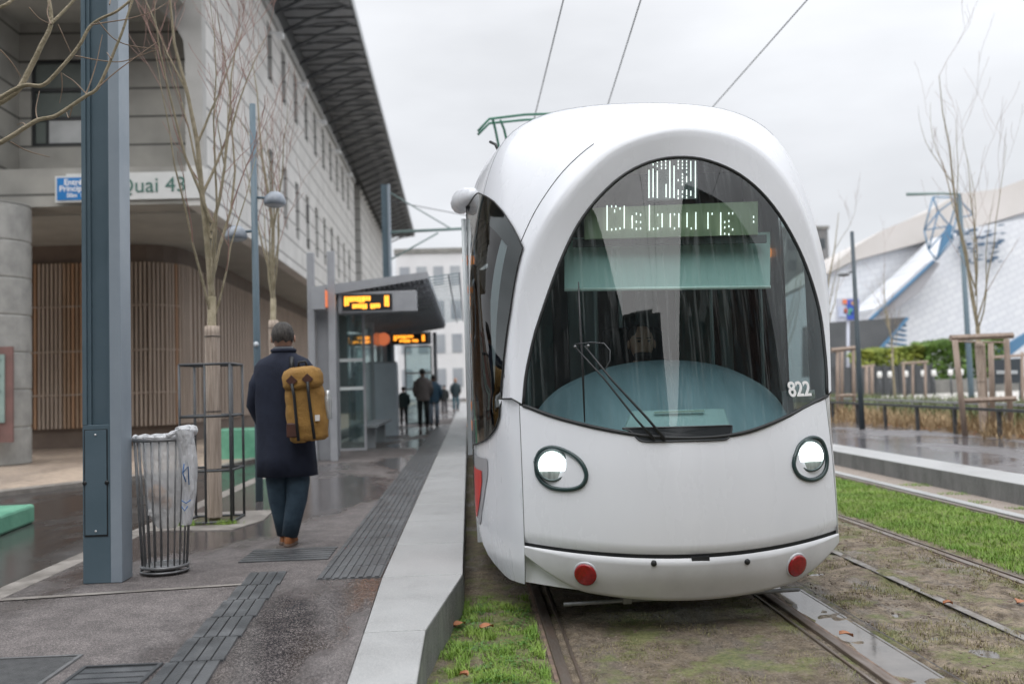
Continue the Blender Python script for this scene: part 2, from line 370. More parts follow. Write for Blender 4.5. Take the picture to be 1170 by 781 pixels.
# puddle by the near track, and channel joints
def puddle(cx, hw, y0, y1, z, name):
    pts = []; n = 60
    for i in range(n):
        yv = y0 + (y1 - y0) * i / n; pts.append((cx + hw * min(1, (i + 1) / 6, (n - i) / 6) + .03 * mnoise.noise(Vector((yv * 4, cx, 0))), yv))
    for i in range(n, 0, -1):
        yv = y0 + (y1 - y0) * i / n; pts.append((cx - hw * min(1, (i + 1) / 6, (n + 1 - i) / 6) + .03 * mnoise.noise(Vector((yv * 4, cx, 5))), yv))
    o = sheet(name, pts, z, M_PUD); o['kind'] = 'structure'
M_PUD = mat('puddle_water', (.11, .10, .09), (.16, .145, .13), 6, .03, .06, bump=.02, bscale=9)
sheet('puddle', [(1.975, 3), (2.215, 3), (2.215, 7.6), (1.975, 7.6)], -.0185, M_PUD)
sheet('puddle', [(2.4, 3.5), (2.72, 3.5), (2.72, 11), (2.4, 11)], -.0165, M_PUD)
M_SLIT = mat('channel_joint', (.03, .027, .025), (.06, .05, .045), 12, .6)
M_CHAN = mat('channel_concrete', (.25, .235, .215), (.15, .13, .11), 8, .4, .7, bump=.3)
sheet('cable_channel_joint', [(2.225, -2), (2.235, -2), (2.235, 14), (2.225, 14)], .004, M_SLIT)
for xx in (2.86, 2.93): sheet('cable_channel_joint', [(xx, -2), (xx + .006, -2), (xx + .006, 24), (xx, 24)], .012, M_SLIT)
sheet('cable_channel_lid', [(2.868, -2), (2.928, -2), (2.928, 24), (2.868, 24)], .008, M_CHAN)
# far track border + gravel strip + far platform
slab('far_track_border', [(5.20, -6), (5.32, -6), (5.32, 150), (5.20, 150)], -.1, .02, M_GRAN, .004)
sheet('gravel_strip', [(5.32, -6), (5.69, -6), (5.69, 150), (5.32, 150)], .012, mat('gravel', (.40, .345, .30), (.24, .20, .17), 60, .85, bump=.8, bscale=90))
slab('far_platform_kerb', [(5.69, -6), (6.25, -6), (6.25, 90), (5.69, 90)], -.1, PZ, M_GRAN, .006)
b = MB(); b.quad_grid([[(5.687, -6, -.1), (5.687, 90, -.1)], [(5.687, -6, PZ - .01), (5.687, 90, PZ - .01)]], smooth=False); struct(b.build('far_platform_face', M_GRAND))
slab('far_platform', [(6.255, -6), (9.2, -6), (9.2, 90), (6.255, 90)], -.1, PZ - .003, M_WET)
slab('planting_bed_soil', [(9.2, -6), (15.0, -6), (15.0, 90), (9.2, 90)], -.1, PZ - .02, mat('bed_soil', (.10, .075, .05), (.2, .14, .09), 5, .9, bump=.6))
sheet('pale_path', [(15.0, -6), (60, -6), (60, 55), (15.0, 55)], PZ + .0, mat('pale_path_paving', (.52, .49, .46), (.45, .43, .40), 1.5, .6, .4))
sheet('plaza', [(15.0, 55), (300, 55), (300, 300), (15.0, 300)], PZ - .01, mat('plaza_grey', (.30, .29, .28), (.25, .24, .235), 1.2, .6))

# tactile paving: ribbed strip along the kerb
b = MB()
y = 6.25
while y < 29:
    rw = .41 / 8
    b.bb(-1.0, -.592, y + .003, y + .397, .15, PZ + .002)
    for k in range(8): b.bb(-1.0 + k * rw + .011, -1.0 + k * rw + .038, y + .006, y + .394, PZ + .002, PZ + .009)
    y += .4
struct(b.build('tactile_paving', M_TACT))
b = MB()
for k in range(18):   # guide strip running on from the lower edge, tiles of four broad bars
    y0 = -1.0 + k * .42; xs0 = interp(y0, [-1, 4.15, 6.4], [-1.05, -1.36, -1.46])
    if y0 > 6.2: break
    sh = -.032
    for j in range(4):
        xa = xs0 + j * .062
        b.prism([(xa, y0 + .004, .2), (xa + .054, y0 + .004, .2), (xa + .054 + sh, y0 + .415, .2), (xa + sh, y0 + .415, .2)], (0, 0, .038))
for j in range(6):
    b.bb(-1.66 + .0 * j, -1.03, 6.98 + j * .09, 7.05 + j * .09, .2, PZ + .006)
struct(b.build('guide_tiles', M_TACT))
# metal grates at bottom left
def grate(x0, x1, y0, y1, bars, label, fr):
    t = thing('floor_grate', ((x0 + x1) / 2, (y0 + y1) / 2, PZ), label, 'grate', 'floor grates in the platform')
    a = MB(); f = .018
    for q in ((x0, x1, y0, y0 + f), (x0, x1, y1 - f, y1), (x0, x0 + f, y0 + f, y1 - f), (x1 - f, x1, y0 + f, y1 - f)): a.bb(*q, PZ - .01, PZ + .006)
    a.build('frame', M_STEEL if fr else M_DARKM, t)
    a = MB(); n = int((y1 - y0 - 2 * f) / .019) if bars else 0
    for i in range(n): a.bb(x0 + f, x1 - f, y0 + f + i * .019 + .004, y0 + f + i * .019 + .012, PZ - .008, PZ + .003)
    if not bars:
        for i in range(9): a.bb(x0 + f + .002, x1 - f - .002, y0 + f + .005 + i * (y1 - y0 - .05) / 9, y0 + f + (i + .85) * (y1 - y0 - .05) / 9, PZ - .008, PZ + .002)
    a.build('bars' if bars else 'cover_plate', M_STEEL if bars else M_TACT, t)
    a = MB(); a.bb(x0 + f, x1 - f, y0 + f, y1 - f, PZ - .009, PZ + .0005); a.build('pit', M_BLACK, t)
grate(-2.6, -1.83, 3.6, 4.67, True, 'pale slatted metal drain grate in the bottom left corner of the platform', True)
grate(-1.75, -1.40, 3.7, 4.47, False, 'dark ribbed cover plate between the slatted grate and the guide tiles', False)

# ------------------------------------------------------------------ TRAM
TX, TY = 1.235, 5.38
_zs = [.15, .2, .35, .55, .9, 1.15, 1.5, 2.0, 2.5, 2.8, 3.0, 3.2]; _ds = [.14, .10, .02, 0, .02, .06, .13, .25, .40, .52, .62, .75]
def F(X, Z): return sinterp(Z, _zs, _ds) + .36 * X * X
def onF(px, py, off=0.0):
    """point of the tram's front face seen there (tram coordinates -> world)"""
    D = .3
    for i in range(50):
        p = at(px, py, TY + D); D = .5 * D + .5 * (F(p.x - TX, p.z) + off)
    return at(px, py, TY + D)
tram = thing('tram', (TX, TY, 0), 'white tram with an egg shaped windscreen, lit headlights and its driver inside', 'tram')
NS = 72
glassL = [(598, 463), (601, 430), (607, 400), (615, 370), (640, 300), (665, 250), (700, 210), (735, 188), (772, 180)]
glassR = [(810, 184), (850, 203), (885, 238), (915, 290), (935, 350), (943, 410), (945, 452)]
Cg = cmr([onF(*p) for p in glassL + glassR], NS)
ringL = [(584, 455), (585, 400), (590, 350), (602, 300), (620, 260), (640, 230), (670, 195), (705, 166), (755, 149)]
ringR = [(800, 147), (845, 158), (880, 183), (912, 228), (934, 290), (946, 360), (949, 410), (950, 447)]
C1 = cmr([onF(*p) for p in ringL + ringR], NS)
_cam = Vector((0, 0, CAMH))
def brow(p):   # the surround stands proud like a brow towards its top
    k = min(1, max(0, (p.z - 1.5) / 1.1)); k = k * k * (3 - 2 * k); return p + (_cam - p).normalized() * .125 * k
C1 = [brow(p) for p in C1]
def T(pts): return [Vector((TX + x, TY + d, z)) for x, z, d in pts]
def sec(D, w, top, zb=1.3, xsft=0, sq=False):
    """body cross-section arch at depth D from left base over the roof to right base"""
    half = [(-w, zb), (-w, zb + .5), (-w * .995, 2.2), (-w * .96, 2.5), (-w * .865, top - .42), (-w * .75, top - .2), (-w * .55, top - .07), (-w * .3, top - .015), (0, top)]
    if sq: half = [(-w, zb), (-w, zb + .5), (-w, 2.3), (-w * .998, 2.6), (-w * .985, 2.8), (-w * .94, 2.98), (-w * .86, 3.14), (-w * .7, 3.27), (-w * .4, top - .04), (0, top)]
    pts = half + [(-x, z) for x, z in half[-2::-1]]
    return cmr(T([(x + xsft, z, D) for x, z in pts]), NS)
def mixc(A, B, f, out=0.0):
    r = []
    c = Vector((TX, 0, 1.9))
    for i_, (a, b_) in enumerate(zip(A, B)):
        e_ = min(1, i_ / 9, (len(A) - 1 - i_) / 9); p = a.lerp(b_, f); d = Vector((p.x - c.x, 0, p.z - c.z)).normalized(); r.append(p + d * out * e_)
    return r
C3 = sec(1.15, 1.195, 3.345, 1.33); C4 = sec(1.9, 1.2, 3.40, sq=True)
base_fix = lambda c: c
Ci = mixc(Cg, C1, .93); 
C1b = mixc(C1, C3, .10, .012)
rows = [Cg, mixc(Cg, C1, .3), mixc(Cg, C1, .65), Ci, C1]
# ring: slightly lifted lip towards its outer edge
shell_rows = [C1, C1b, mixc(C1, C3, .22, .026), mixc(C1, C3, .4, .044), mixc(C1, C3, .6, .046), mixc(C1, C3, .8, .027), C3, mixc(C3, C4, .33, .004), mixc(C3, C4, .66, .004), C4]
C1s = [(p * 6 + q + u) / 8 for p, q, u in zip(C1, mixc(Cg, C1, .9), C1b)]
b = MB(); b.quad_grid([Cg, mixc(Cg, C1, .3), mixc(Cg, C1, .65), mixc(Cg, C1, .86), C1s, mixc(C1, C3, .05, .008), C1b] + shell_rows[2:]); shell = b.build('cab_shell', M_WHITE, tram)
def seam(pts, r=.003, name='panel_seam', m=None):
    b = MB(); b.tube(pts, r, 5); return b.build(name, m or M_BLACK, tram)
seam(mixc(C1b, mixc(C1, C3, .22, .026), .45)[2:28], .0035)
for e_ in (0, -1): seam([v + Vector((0, -.002, 0)) for v in [Cg[e_], mixc(Cg, C1, .5)[e_], C1[e_]] + [q[e_] for q in shell_rows[1:4]]], .005)
seam(C3[6:-6], .0022, 'roof_seam', mat('seam_grey', (.25, .26, .27)))
# rubber gasket + windscreen glass
b = MB(); b.tube(Cg, .011, 8); 
botpx = [(598, 463), (640, 478), (700, 492), (765, 500), (835, 497), (885, 482), (945, 452)]
Cb = cmr([onF(*p) for p in botpx], 40); b.tube(Cb, .012, 8); b.build('windscreen_gasket', M_BLACK, tram)
loop = Cg + Cb[::-1][1:-1]
def fan(loop, cx, cz, rings, off=0.0):
    rows = []
    for k in range(rings + 1):
        f = k / rings
        rows.append([Vector((cx + (p.x - cx) * f, TY + off + F(cx - TX + (p.x - cx) * f, cz + (p.z - cz) * f), cz + (p.z - cz) * f)) if k < rings else Vector((p.x, p.y + off, p.z)) for p in loop])
    return rows
def glass_mat(name, tint, rough=.0, streak=.0, refl=1.0):
    m = bpy.data.materials.new(name); m.use_nodes = True; t = m.node_tree; t.nodes.clear(); n = t.nodes.new; l = t.links.new
    out = n('ShaderNodeOutputMaterial'); gg = n('ShaderNodeNewGeometry')
    gl = n('ShaderNodeBsdfGlossy'); gl.inputs['Roughness'].default_value = rough; gl.inputs['Color'].default_value = (refl, refl, refl, 1)
    tr = n('ShaderNodeBsdfTransparent'); tr.inputs['Color'].default_value = tuple(tint) + (1,)
    dp = n('ShaderNodeVectorMath'); dp.operation = 'DOT_PRODUCT'; l(gg.outputs['Normal'], dp.inputs[0]); l(gg.outputs['Incoming'], dp.inputs[1])
    def mt(op, a, b_=0.0, c_=0.0):
        q = n('ShaderNodeMath'); q.operation = op
        for i, x in enumerate((a, b_, c_)):
            if isinstance(x, (int, float)): q.inputs[i].default_value = x
            else: l(x, q.inputs[i])
        return q
    ml = mt('MULTIPLY_ADD', mt('POWER', mt('SUBTRACT', 1.0, mt('ABSOLUTE', dp.outputs['Value']).outputs[0]).outputs[0], 5.0).outputs[0], .9, .05)
    mx = n('ShaderNodeMixShader'); l(ml.outputs[0], mx.inputs[0]); l(tr.outputs[0], mx.inputs[1]); l(gl.outputs[0], mx.inputs[2])
    last = mx.outputs[0]
    if streak:
        tcn = n('ShaderNodeTexCoord'); mp_ = n('ShaderNodeMapping'); mp_.inputs['Scale'].default_value = (26, 1, .9); l(tcn.outputs['Object'], mp_.inputs[0])
        no_ = n('ShaderNodeTexNoise'); no_.inputs['Scale'].default_value = 2.2; no_.inputs['Detail'].default_value = 5; l(mp_.outputs[0], no_.inputs['Vector'])
        r_ = n('ShaderNodeMapRange'); r_.inputs['From Min'].default_value = .52; r_.inputs['From Max'].default_value = .8; r_.inputs['To Max'].default_value = streak; l(no_.outputs['Fac'], r_.inputs[0])
        df = n('ShaderNodeBsdfDiffuse'); df.inputs['Color'].default_value = (.55, .6, .6, 1)
        m2 = n('ShaderNodeMixShader'); l(r_.outputs[0], m2.inputs[0]); l(last, m2.inputs[1]); l(df.outputs[0], m2.inputs[2]); last = m2.outputs[0]
    l(last, out.inputs[0]); return m
M_WIND = glass_mat('windscreen_glass', (.64, .76, .75), 0.0, .12)
b = MB(); b.quad_grid(fan(loop, TX + .03, 1.95, 14), close=True)
wind = b.build('windscreen', M_WIND, tram)
# lower body ------------------------------------------------------
def tuck(Z): return sinterp(Z, [.15, .24, .34, .5, .75], [.90, .95, .975, .995, 1.0])
def plan(Z, n=9):
    """half plan curve behind the mask (X>0): from seam X=.93 back to D=1.9"""
    k = tuck(Z); x0 = .935
    pts = [(x0, F(x0, Z)), (.99 * k ** .3, F(x0, Z) + .13), (1.05 * k ** .6, .64), (1.128 * k, .88), (1.182 * k, 1.1), (1.2 * k, 1.35), (1.2 * k, 1.9)]
    pts = [p for i, p in enumerate(pts) if i == 0 or p[1] > pts[i - 1][1]]
    return [(v.x, v.y) for v in cmr([(x, d, 0) for x, d in pts], 14)]
def ztop_side(i): return None
for sgn in (-1, 1):
    b = MB(); rows = []
    zt = 1.335
    for k in range(15):
        row = []
        for i, (x, d) in enumerate(plan(.22 + (zt - .22) * k / 14)):
            zb = (sinterp(d, [.3, .5, .75, 1.0, 1.25, 1.6], [.262, .238, .235, .285, .38, .42]) if sgn < 0 else .42); Z = zb + (zt - zb) * k / 14; pl_ = plan(Z)[i]; row.append(Vector((TX + sgn * pl_[0], TY + pl_[1], Z)))
        rows.append(row)
    b.quad_grid(rows); o = b.build('side_panel', M_WHITE, tram)
# seam lines at mask sides
for sgn in (-1, 1):
    seam([Vector((TX + sgn * .932, TY + F(.932, z) + .0005, z)) for z in [.47 + i * .06 for i in range(15)]], .0022, m=mat('seam_grey', (.25, .26, .27)))
def seamz(X): return .436 + .055 * (abs(X) / .93) ** 2
def botz(X): return .178 + .05 * (abs(X) / .6) ** 2 + (0 if abs(X) < .6 else .62 * (abs(X) - .6) ** 1.4)
topc = cmr([(v.x - TX, 0, v.z - .006) for v in Cb], 60)
def topz(X):
    xs_ = [p.x for p in topc]; zs_ = [p.z for p in topc]
    if X <= xs_[0]: return zs_[0] + (X - xs_[0]) * -.3
    if X >= xs_[-1]: return zs_[-1] + (X - xs_[-1]) * .3
    return interp(X, xs_, zs_)
# mask
b = MB(); rows = []
for k in range(22):
    f = k / 21; row = []
    for i in range(61):
        X = -.93 + 1.86 * i / 60; z0 = seamz(X) + .011; z1 = topz(X); Z = z0 + (z1 - z0) * f
        dd = F(X, Z) + (.02 * max(0, 1 - f * 21 / 1.0) if k < 2 else 0)
        row.append(Vector((TX + X, TY + dd, Z)))
    rows.append(row)
b.quad_grid(rows); b.build('front_mask', M_WHITE, tram)
# bumper
b = MB(); rows = []
for k in range(13):
    f = k / 12; row = []
    for i in range(61):
        X = -.935 + 1.87 * i / 60; z0 = botz(X); z1 = seamz(X) - .006; Z = z0 + (z1 - z0) * f
        row.append(Vector((TX + X, TY + F(X, Z) - .016 + (.02 if k == 12 else 0), Z)))
    rows.append(row)
sk = MB(); skr = []
for k in range(8): skr.append([Vector((TX - .93 + .42 * i / 14, TY + F(-.93 + .42 * i / 14, .3) + .015 + .02 * (1 - k / 7), .262 - .035 * (i / 14) + (.2) * k / 7)) for i in range(15)])
sk.quad_grid(skr); sk.build('lower_skirt', M_WHITE, tram)
rows.insert(0, [p + Vector((0, .25, .012)) for p in rows[0]])
b.quad_grid(rows); b.build('bumper', mat('bumper_paint', (.66, .67, .69), (.56, .57, .585), 3, .3, .45, coat=.2, detail=8), tram)
b = MB(); pts = []
rows = [[Vector((TX - .93 + 1.86 * i / 60, TY + F(-.93 + 1.86 * i / 60, .45) + .018, seamz(-.93 + 1.86 * i / 60) - .02 + .04 * k)) for i in range(61)] for k in range(2)]
b.quad_grid(rows); b.box((TX + .03, TY + .012, .425), (.10, .03, .026)); b.build('bumper_gap', M_BLACK, tram)
# reflectors, sensors
M_RED = mat('red_reflector', (.34, .008, .012), (.20, .006, .01), 60, .25, coat=.4)
def Fn(X, Z):
    e_ = .01; dx = (F(X + e_, Z) - F(X - e_, Z)) / (2 * e_); dz = (F(X, Z + e_) - F(X, Z - e_)) / (2 * e_)
    return Vector((dx, -1, dz)).normalized()
def disc_on(px, py, r, prof, name, m, parent, off=-.018, n=28, sx=1, sz=1):
    p = onF(px, py); X, Z = p.x - TX, p.z; nrm = Fn(X, Z); q = nrm.to_track_quat('Z', 'Y').to_matrix()
    b = MB(); rows = []
    for rr, h in prof:
        rows.append([p + q @ Vector((rr * r * math.cos(2 * math.pi * k / n) * sx, rr * r * math.sin(2 * math.pi * k / n) * sz, h - off)) for k in range(n)])
    b.quad_grid(rows, close=True); return b.build(name, m, parent)
for px, py in ((670, 654), (908, 644)):
    o = disc_on(px, py, .064, [(1.16, -.01), (1.12, .002), (1.0, .001)], 'reflector', M_WHITE2, tram, off=-.017)
    disc_on(px, py, .064, [(1.02, -.01), (1.0, .010), (.85, .013), (.0, .014)], 'lens', M_RED, o, off=-.018)
for px, py in ((747, 642), (852, 640)):
    disc_on(px, py, .016, [(1.0, -.01), (1.0, .006), (0, .008)], 'parking_sensor', M_BLACK, tram)
# headlights: teardrop frames
def headlight(outline, c, r):
    pts = cmr([onF(*p, -.004) for p in outline + outline[:1]], 49)[:-1]
    cen = sum(pts, Vector()) / len(pts)
    b = MB(); b.tube(pts + pts[:1], .0135, 8, cap=False); hl = b.build('headlight', mat('headlight_rim', (.02, .045, .045), (.035, .06, .06), 9, .2), tram)
    b = MB(); rows = [[cen + (p - cen) * f + Vector((0, .05 * (1 - f ** 3), 0)) for p in pts] for f in (1, .85, .6, .3, 0.0)]
    b.quad_grid(rows, close=True); b.build('reflector_bowl', mat('headlight_bowl', (.50, .54, .50), (.36, .40, .38), 12, .15, coat=.8, metal=.4), hl)
    p = onF(*c, -.012); n = 32; nr = Fn(p.x - TX, p.z); nr = (nr + Vector((0, -1.2, 0))).normalized(); ax = Vector((0, 0, 1)).cross(nr).normalized(); az = nr.cross(ax)
    def lp(a, rr, h=0): return p + ax * (rr * math.cos(a)) + az * (rr * math.sin(a)) + nr * h
    b = MB(); b.tube([lp(a * math.pi / 16, r) for a in range(33)], .008, 7, cap=False); b.tube([lp(a * math.pi / 16, r * .985, -.03) for a in range(33)], .012, 7, cap=False); b.build('lens_ring', mat('lens_ring', (.06, .09, .09), (.12, .15, .15), 9, .25, metal=.4), hl)
    b = MB(); b.quad_grid([[lp(2 * math.pi * k / n, r * f, .006 * (1 - f * f)) for k in range(n)] for f in (.97, .7, .4, .02)], close=True); b.build('lens', mat('headlight_lens_dim', (.45, .5, .48), (.22, .25, .24), 70, .15, coat=1, stretch=(1, 1, .05)), hl)
    b = MB(); b.poly([lp(-.14 * math.pi + 1.28 * math.pi * k / 24, r * .88, .012) for k in range(25)]); b.build('lit_lamp', mat('headlight_lit', (.9, .95, .95), emit=(.93, 1, 1), estr=3.2), hl)
headlight([(612, 526), (618, 515), (632, 511), (650, 517), (664, 528), (670, 543), (664, 555), (648, 559), (628, 556), (615, 544)], (631, 531), .089)
headlight([(908, 522), (914, 508), (926, 500), (938, 503), (944, 518), (944, 534), (938, 544), (926, 548), (913, 543), (907, 532)], (926, 520), .089)
# wiper recess
rc = [(711, 489), (730, 488.5), (760, 488), (800, 487), (833, 486), (836, 487), (835, 496), (832, 500), (826, 502), (800, 503), (760, 504), (738, 504), (730, 502), (726, 498), (720, 492)]
rcl = cmr([onF(*p, -.004) for p in rc + rc[:1]], 90)[:-1]; rcx = sum((p.x for p in rcl)) / 89; rcz = sum((p.z for p in rcl)) / 89
b = MB(); b.quad_grid([[Vector((rcx + (p.x - rcx) * f, TY - .006 + F(rcx - TX + (p.x - rcx) * f, rcz + (p.z - rcz) * f), rcz + (p.z - rcz) * f)) for p in rcl] for f in (0, .3, .6, .85, 1)], close=True); b.tube(rcl + rcl[:1], .006, 6, cap=False); b.build('wiper_recess', mat('recess_black', (.02, .024, .026), (.035, .04, .045), 6, .25), tram)
def wp(px, py, off=-.05): return onF(px, py, off)
wiper = MB(); wiper.tube([wp(760, 502, -.02), wp(740, 478), wp(700, 435), wp(668, 395)], [.010, .008, .007, .006], 6); 
wiper.tube([wp(748, 502, -.02), wp(728, 480), wp(690, 432), wp(657, 396)], [.009, .007, .006, .005], 6)
wo_ = wiper.build('wiper_arm', M_BLACK, tram)
b = MB(); b.tube([wp(661, 322, -.03), wp(663, 370, -.04), wp(665, 400, -.045), wp(668, 482, -.03)], [.004, .008, .009, .004], 6); b.build('blade', M_BLACK, wo_)
b = MB(); b.tube([wp(657, 393), wp(676, 391), wp(690, 392), wp(697, 400), wp(697, 412), wp(690, 424)], .0035, 6); b.build('washer_hose', M_DARKM, wo_)
for q in ((657, 396), (672, 395)):
    p = wp(*q, -.06); b = MB(); b.lathe(p, [(.009, 0), (.009, .012), (0, .014)], 10, 'Y'); b.build('wiper_nut', M_STEEL, wo_)
# fleet number
def text_mesh(name, body, size, m, parent, M, ext=.002, bold=False):
    cu = bpy.data.curves.new(name, 'FONT'); cu.body = body; cu.size = size; cu.extrude = ext; cu.align_x = 'CENTER'; cu.align_y = 'CENTER'
    if bold: cu.offset = size * .02
    tmp = bpy.data.objects.new(name + '_tmp', cu); COL.objects.link(tmp)
    dg = bpy.context.evaluated_depsgraph_get(); me = bpy.data.meshes.new_from_object(tmp.evaluated_get(dg)); bpy.data.objects.remove(tmp); bpy.data.curves.remove(cu)
    me.materials.clear(); me.materials.append(m); off = wloc(parent) if parent else Vector()
    me.transform(Matrix.Translation(-off) @ M); o = bpy.data.objects.new(name, me); COL.objects.link(o); o.parent = parent; return o
p = onF(913.5, 445, -.012); nrm = Fn(p.x - TX, p.z)
xax = Vector((0, 0, 1)).cross(nrm).normalized(); yax = nrm.cross(xax)
Mx = Matrix.Translation(p) @ Matrix((xax, yax, nrm)).transposed().to_4x4()
text_mesh('fleet_number', '822', .125, mat('white_letters', (.85, .85, .85), emit=None), tram, Mx, bold=True)
# lower coupling bar, underside, bogie
b = MB(); b.tube([at(644, 690, TY + .30), at(913, 673, TY + .30)], .012, 8); b.box(at(715, 682, TY + .34), (.05, .12, .05)); b.build('guard_bar', M_STEEL, tram)
b = MB(); b.bb(TX - .80, TX + .80, TY + .55, TY + 30, .26, .5); b.bb(TX - 1.0, TX + 1.0, TY + 1.6, TY + 30, .36, .9); b.build('underframe', M_BLACK, tram)
for yy in (2.6, 4.2):
    for sx_ in (-.7175, .7175):
        b = MB(); b.lathe((TX + sx_, TY + yy, .3), [(0, -.06), (.29, -.06), (.29, .06), (0, .06)], 28, 'X'); b.build('wheel', M_DARKM, tram)
# straight body behind the cab, sections with windows and doors
b = MB(); k = 0
rows = [C4]
for d in (3, 5, 7, 9): rows.append(sec(d, 1.2, 3.40, sq=True))
b.quad_grid(rows)
b.bb(TX - 1.198, TX - 1.16, TY + 1.9, TY + 9, .26, 1.31); b.bb(TX + 1.16, TX + 1.198, TY + 1.9, TY + 9, .26, 1.31)
b.build('body_section', M_WHITE, tram)
for s0 in (9.5, 16.5, 23.5):
    b = MB(); b.quad_grid([sec(s0, 1.2, 3.36, sq=True), sec(s0 + 6.5, 1.2, 3.36, sq=True)]); b.bb(TX - 1.198, TX - 1.16, TY + s0, TY + s0 + 6.5, .26, 1.31); b.bb(TX + 1.16, TX + 1.198, TY + s0, TY + s0 + 6.5, .26, 1.31)
    b.build('body_section', M_WHITE, tram)
    b = MB(); b.bb(TX - 1.1, TX + 1.1, TY + s0 - .55, TY + s0 + .05, .35, 3.15); b.build('gangway', M_BLACK, tram)
M_SIDEG = mat('dark_side_glass', (.014, .018, .020), (.022, .026, .028), 2, .03, coat=1.0)
for s0, s1 in ((2.3, 3.6), (3.75, 5.4), (5.5, 8.8), (9.8, 15.6), (16.9, 22.6), (23.9, 29.6)):
    for sx_ in (-1, 1):
        b = MB(); x = TX + sx_ * 1.203
        b.bb(x - .006, x + .006, TY + s0, TY + s1, 1.05 if s0 != 3.75 else .4, 2.45); b.build('side_window', M_SIDEG, tram, bevel=.004)
# cab side windows projected on the shell
dg = bpy.context.evaluated_depsgraph_get()
vs = []; fs = []
for o in [shell] + [c for c in tram.children if c.name.startswith('side_panel')]:
    n0 = len(vs); ol = wloc(o); vs += [v.co + ol for v in o.data.vertices]; fs += [tuple(n0 + i for i in p.vertices) for p in o.data.polygons]
bvh = BVHTree.FromPolygons(vs, fs)
def side_pt(D, Z, sgn, off=.006):
    h, n_, i, d = bvh.ray_cast(Vector((TX + sgn * 3, TY + D, Z)), Vector((-sgn, 0, 0)))
    if h is None: h = Vector((TX + sgn * 1.2, TY + D, Z))
    if n_ is None: n_ = Vector((sgn, 0, 0))
    if n_.x * sgn < 0: n_ = -n_
    return h + n_ * off * 1.6
zt_ = lambda D: sinterp(D, [.42, .55, .75, .95, 1.2, 1.5, 1.95], [2.12, 2.29, 2.50, 2.64, 2.74, 2.80, 2.80])
zb_ = lambda D: sinterp(D, [.42, .55, .62, .75, .95, 1.3, 1.95], [1.6, 1.42, 1.22, 1.12, 1.06, 1.02, 1.0])
M_CABG = glass_mat('cab_side_glass', (.42, .47, .47), 0.0)
M_FRIT = mat('glass_border', (.010, .012, .013), rough=.06, coat=1)
for sgn in (-1, 1):
    b = MB(); rows = []
    d0_ = .615 if sgn < 0 else 1.22
    for i in range(24):
        D = d0_ + (1.95 - d0_) * i / 23; row = []
        for k in range(22):
            f = k / 21; De = D - (.085 * min(1, f * 1.6) * max(0, 1 - i / 8) if sgn < 0 else 0); Z = zb_(D) + (zt_(De) - zb_(D)) * f; row.append(side_pt(De, Z, sgn, .007))
        xs_s = [v.x for v in row]
        for _ in range(6):
            xs_s = [xs_s[0]] + [(xs_s[q - 1] + 2 * xs_s[q] + xs_s[q + 1]) / 4 for q in range(1, 21)] + [xs_s[-1]]
        for q, v in enumerate(row): v.x = max(abs(xs_s[q] - TX), abs(v.x - TX)) * sgn + TX
        rows.append(row)
    b.quad_grid(rows); cw_ = b.build('cab_side_window', M_CABG, tram)
    b = MB()
    inn = [[v - Vector((sgn * .004, 0, 0)) for v in q] for q in rows]
    b.quad_grid([q[0:3] for q in inn]); b.quad_grid([q[-3:] for q in inn]); b.quad_grid([q[2:-2] for q in inn[0:3]]); b.quad_grid([q[2:-2] for q in inn[-4:]]); b.build('black_border', M_FRIT, cw_)
    b = MB(); edge = rows[0] + [r[-1] for r in rows] + rows[-1][::-1] + [r[0] for r in rows][::-1]
    b.tube(edge, .005, 5); b.build('window_seal', M_BLACK, tram)
    # grey reveal and red patch low on the side
    po = [(.62, .97), (1.9, 1.0), (1.9, .42), (1.15, .42), (.95, .62), (.72, .86)]
    po = [(.98, .93), (1.75, .93), (1.75, .35), (1.2, .35), (1.06, .5), (1.0, .7)]
    b = MB(); rws = []
    for i in range(12):
        D = .86 + .8 * i / 11; lo_ = interp(D, [.86, .98, 1.1, 1.7], [.86, .66, .50, .46]); rws.append([side_pt(D, lo_ + (.955 - lo_) * k / 8, sgn, .003) for k in range(9)])
    b.quad_grid(rws); pr = b.build('grey_side_patch', mat('patch_grey', (.40, .40, .42), (.36, .36, .38), 5, .35), tram)
    b = MB(); rws = []
    for i in range(12):
        D = .98 + .68 * i / 11; lo_ = interp(D, [.98, 1.06, 1.2, 1.7], [.80, .66, .54, .50]); rws.append([side_pt(D, lo_ + (.87 - lo_) * k / 8, sgn, .006) for k in range(9)])
    b.quad_grid(rws); b.build('red_panel', mat('red_panel', (.72, .05, .045), (.6, .04, .04), 5, .35), pr)
for o in [shell] + [c for c in tram.children if c.name.startswith('side_panel')]:
    bm = bmesh.new(); bm.from_mesh(o.data); ol = wloc(o); dl_ = []
    for f in bm.faces:
        c = f.calc_center_median() + ol; D = c.y - TY
        if abs(c.x - TX) > .8 and (.70 if c.x < TX else 1.27) < D < 1.80 and zb_(D) + .05 < c.z < zt_(D) - .05 and all(zb_(D) - .02 < (v.co.z + ol.z) < zt_(D) + .02 and (.62 if c.x < TX else 1.2) < v.co.y + ol.y - TY < 1.94 for v in f.verts): dl_.append(f)
    bmesh.ops.delete(bm, geom=dl_, context='FACES'); bm.to_mesh(o.data); bm.free()
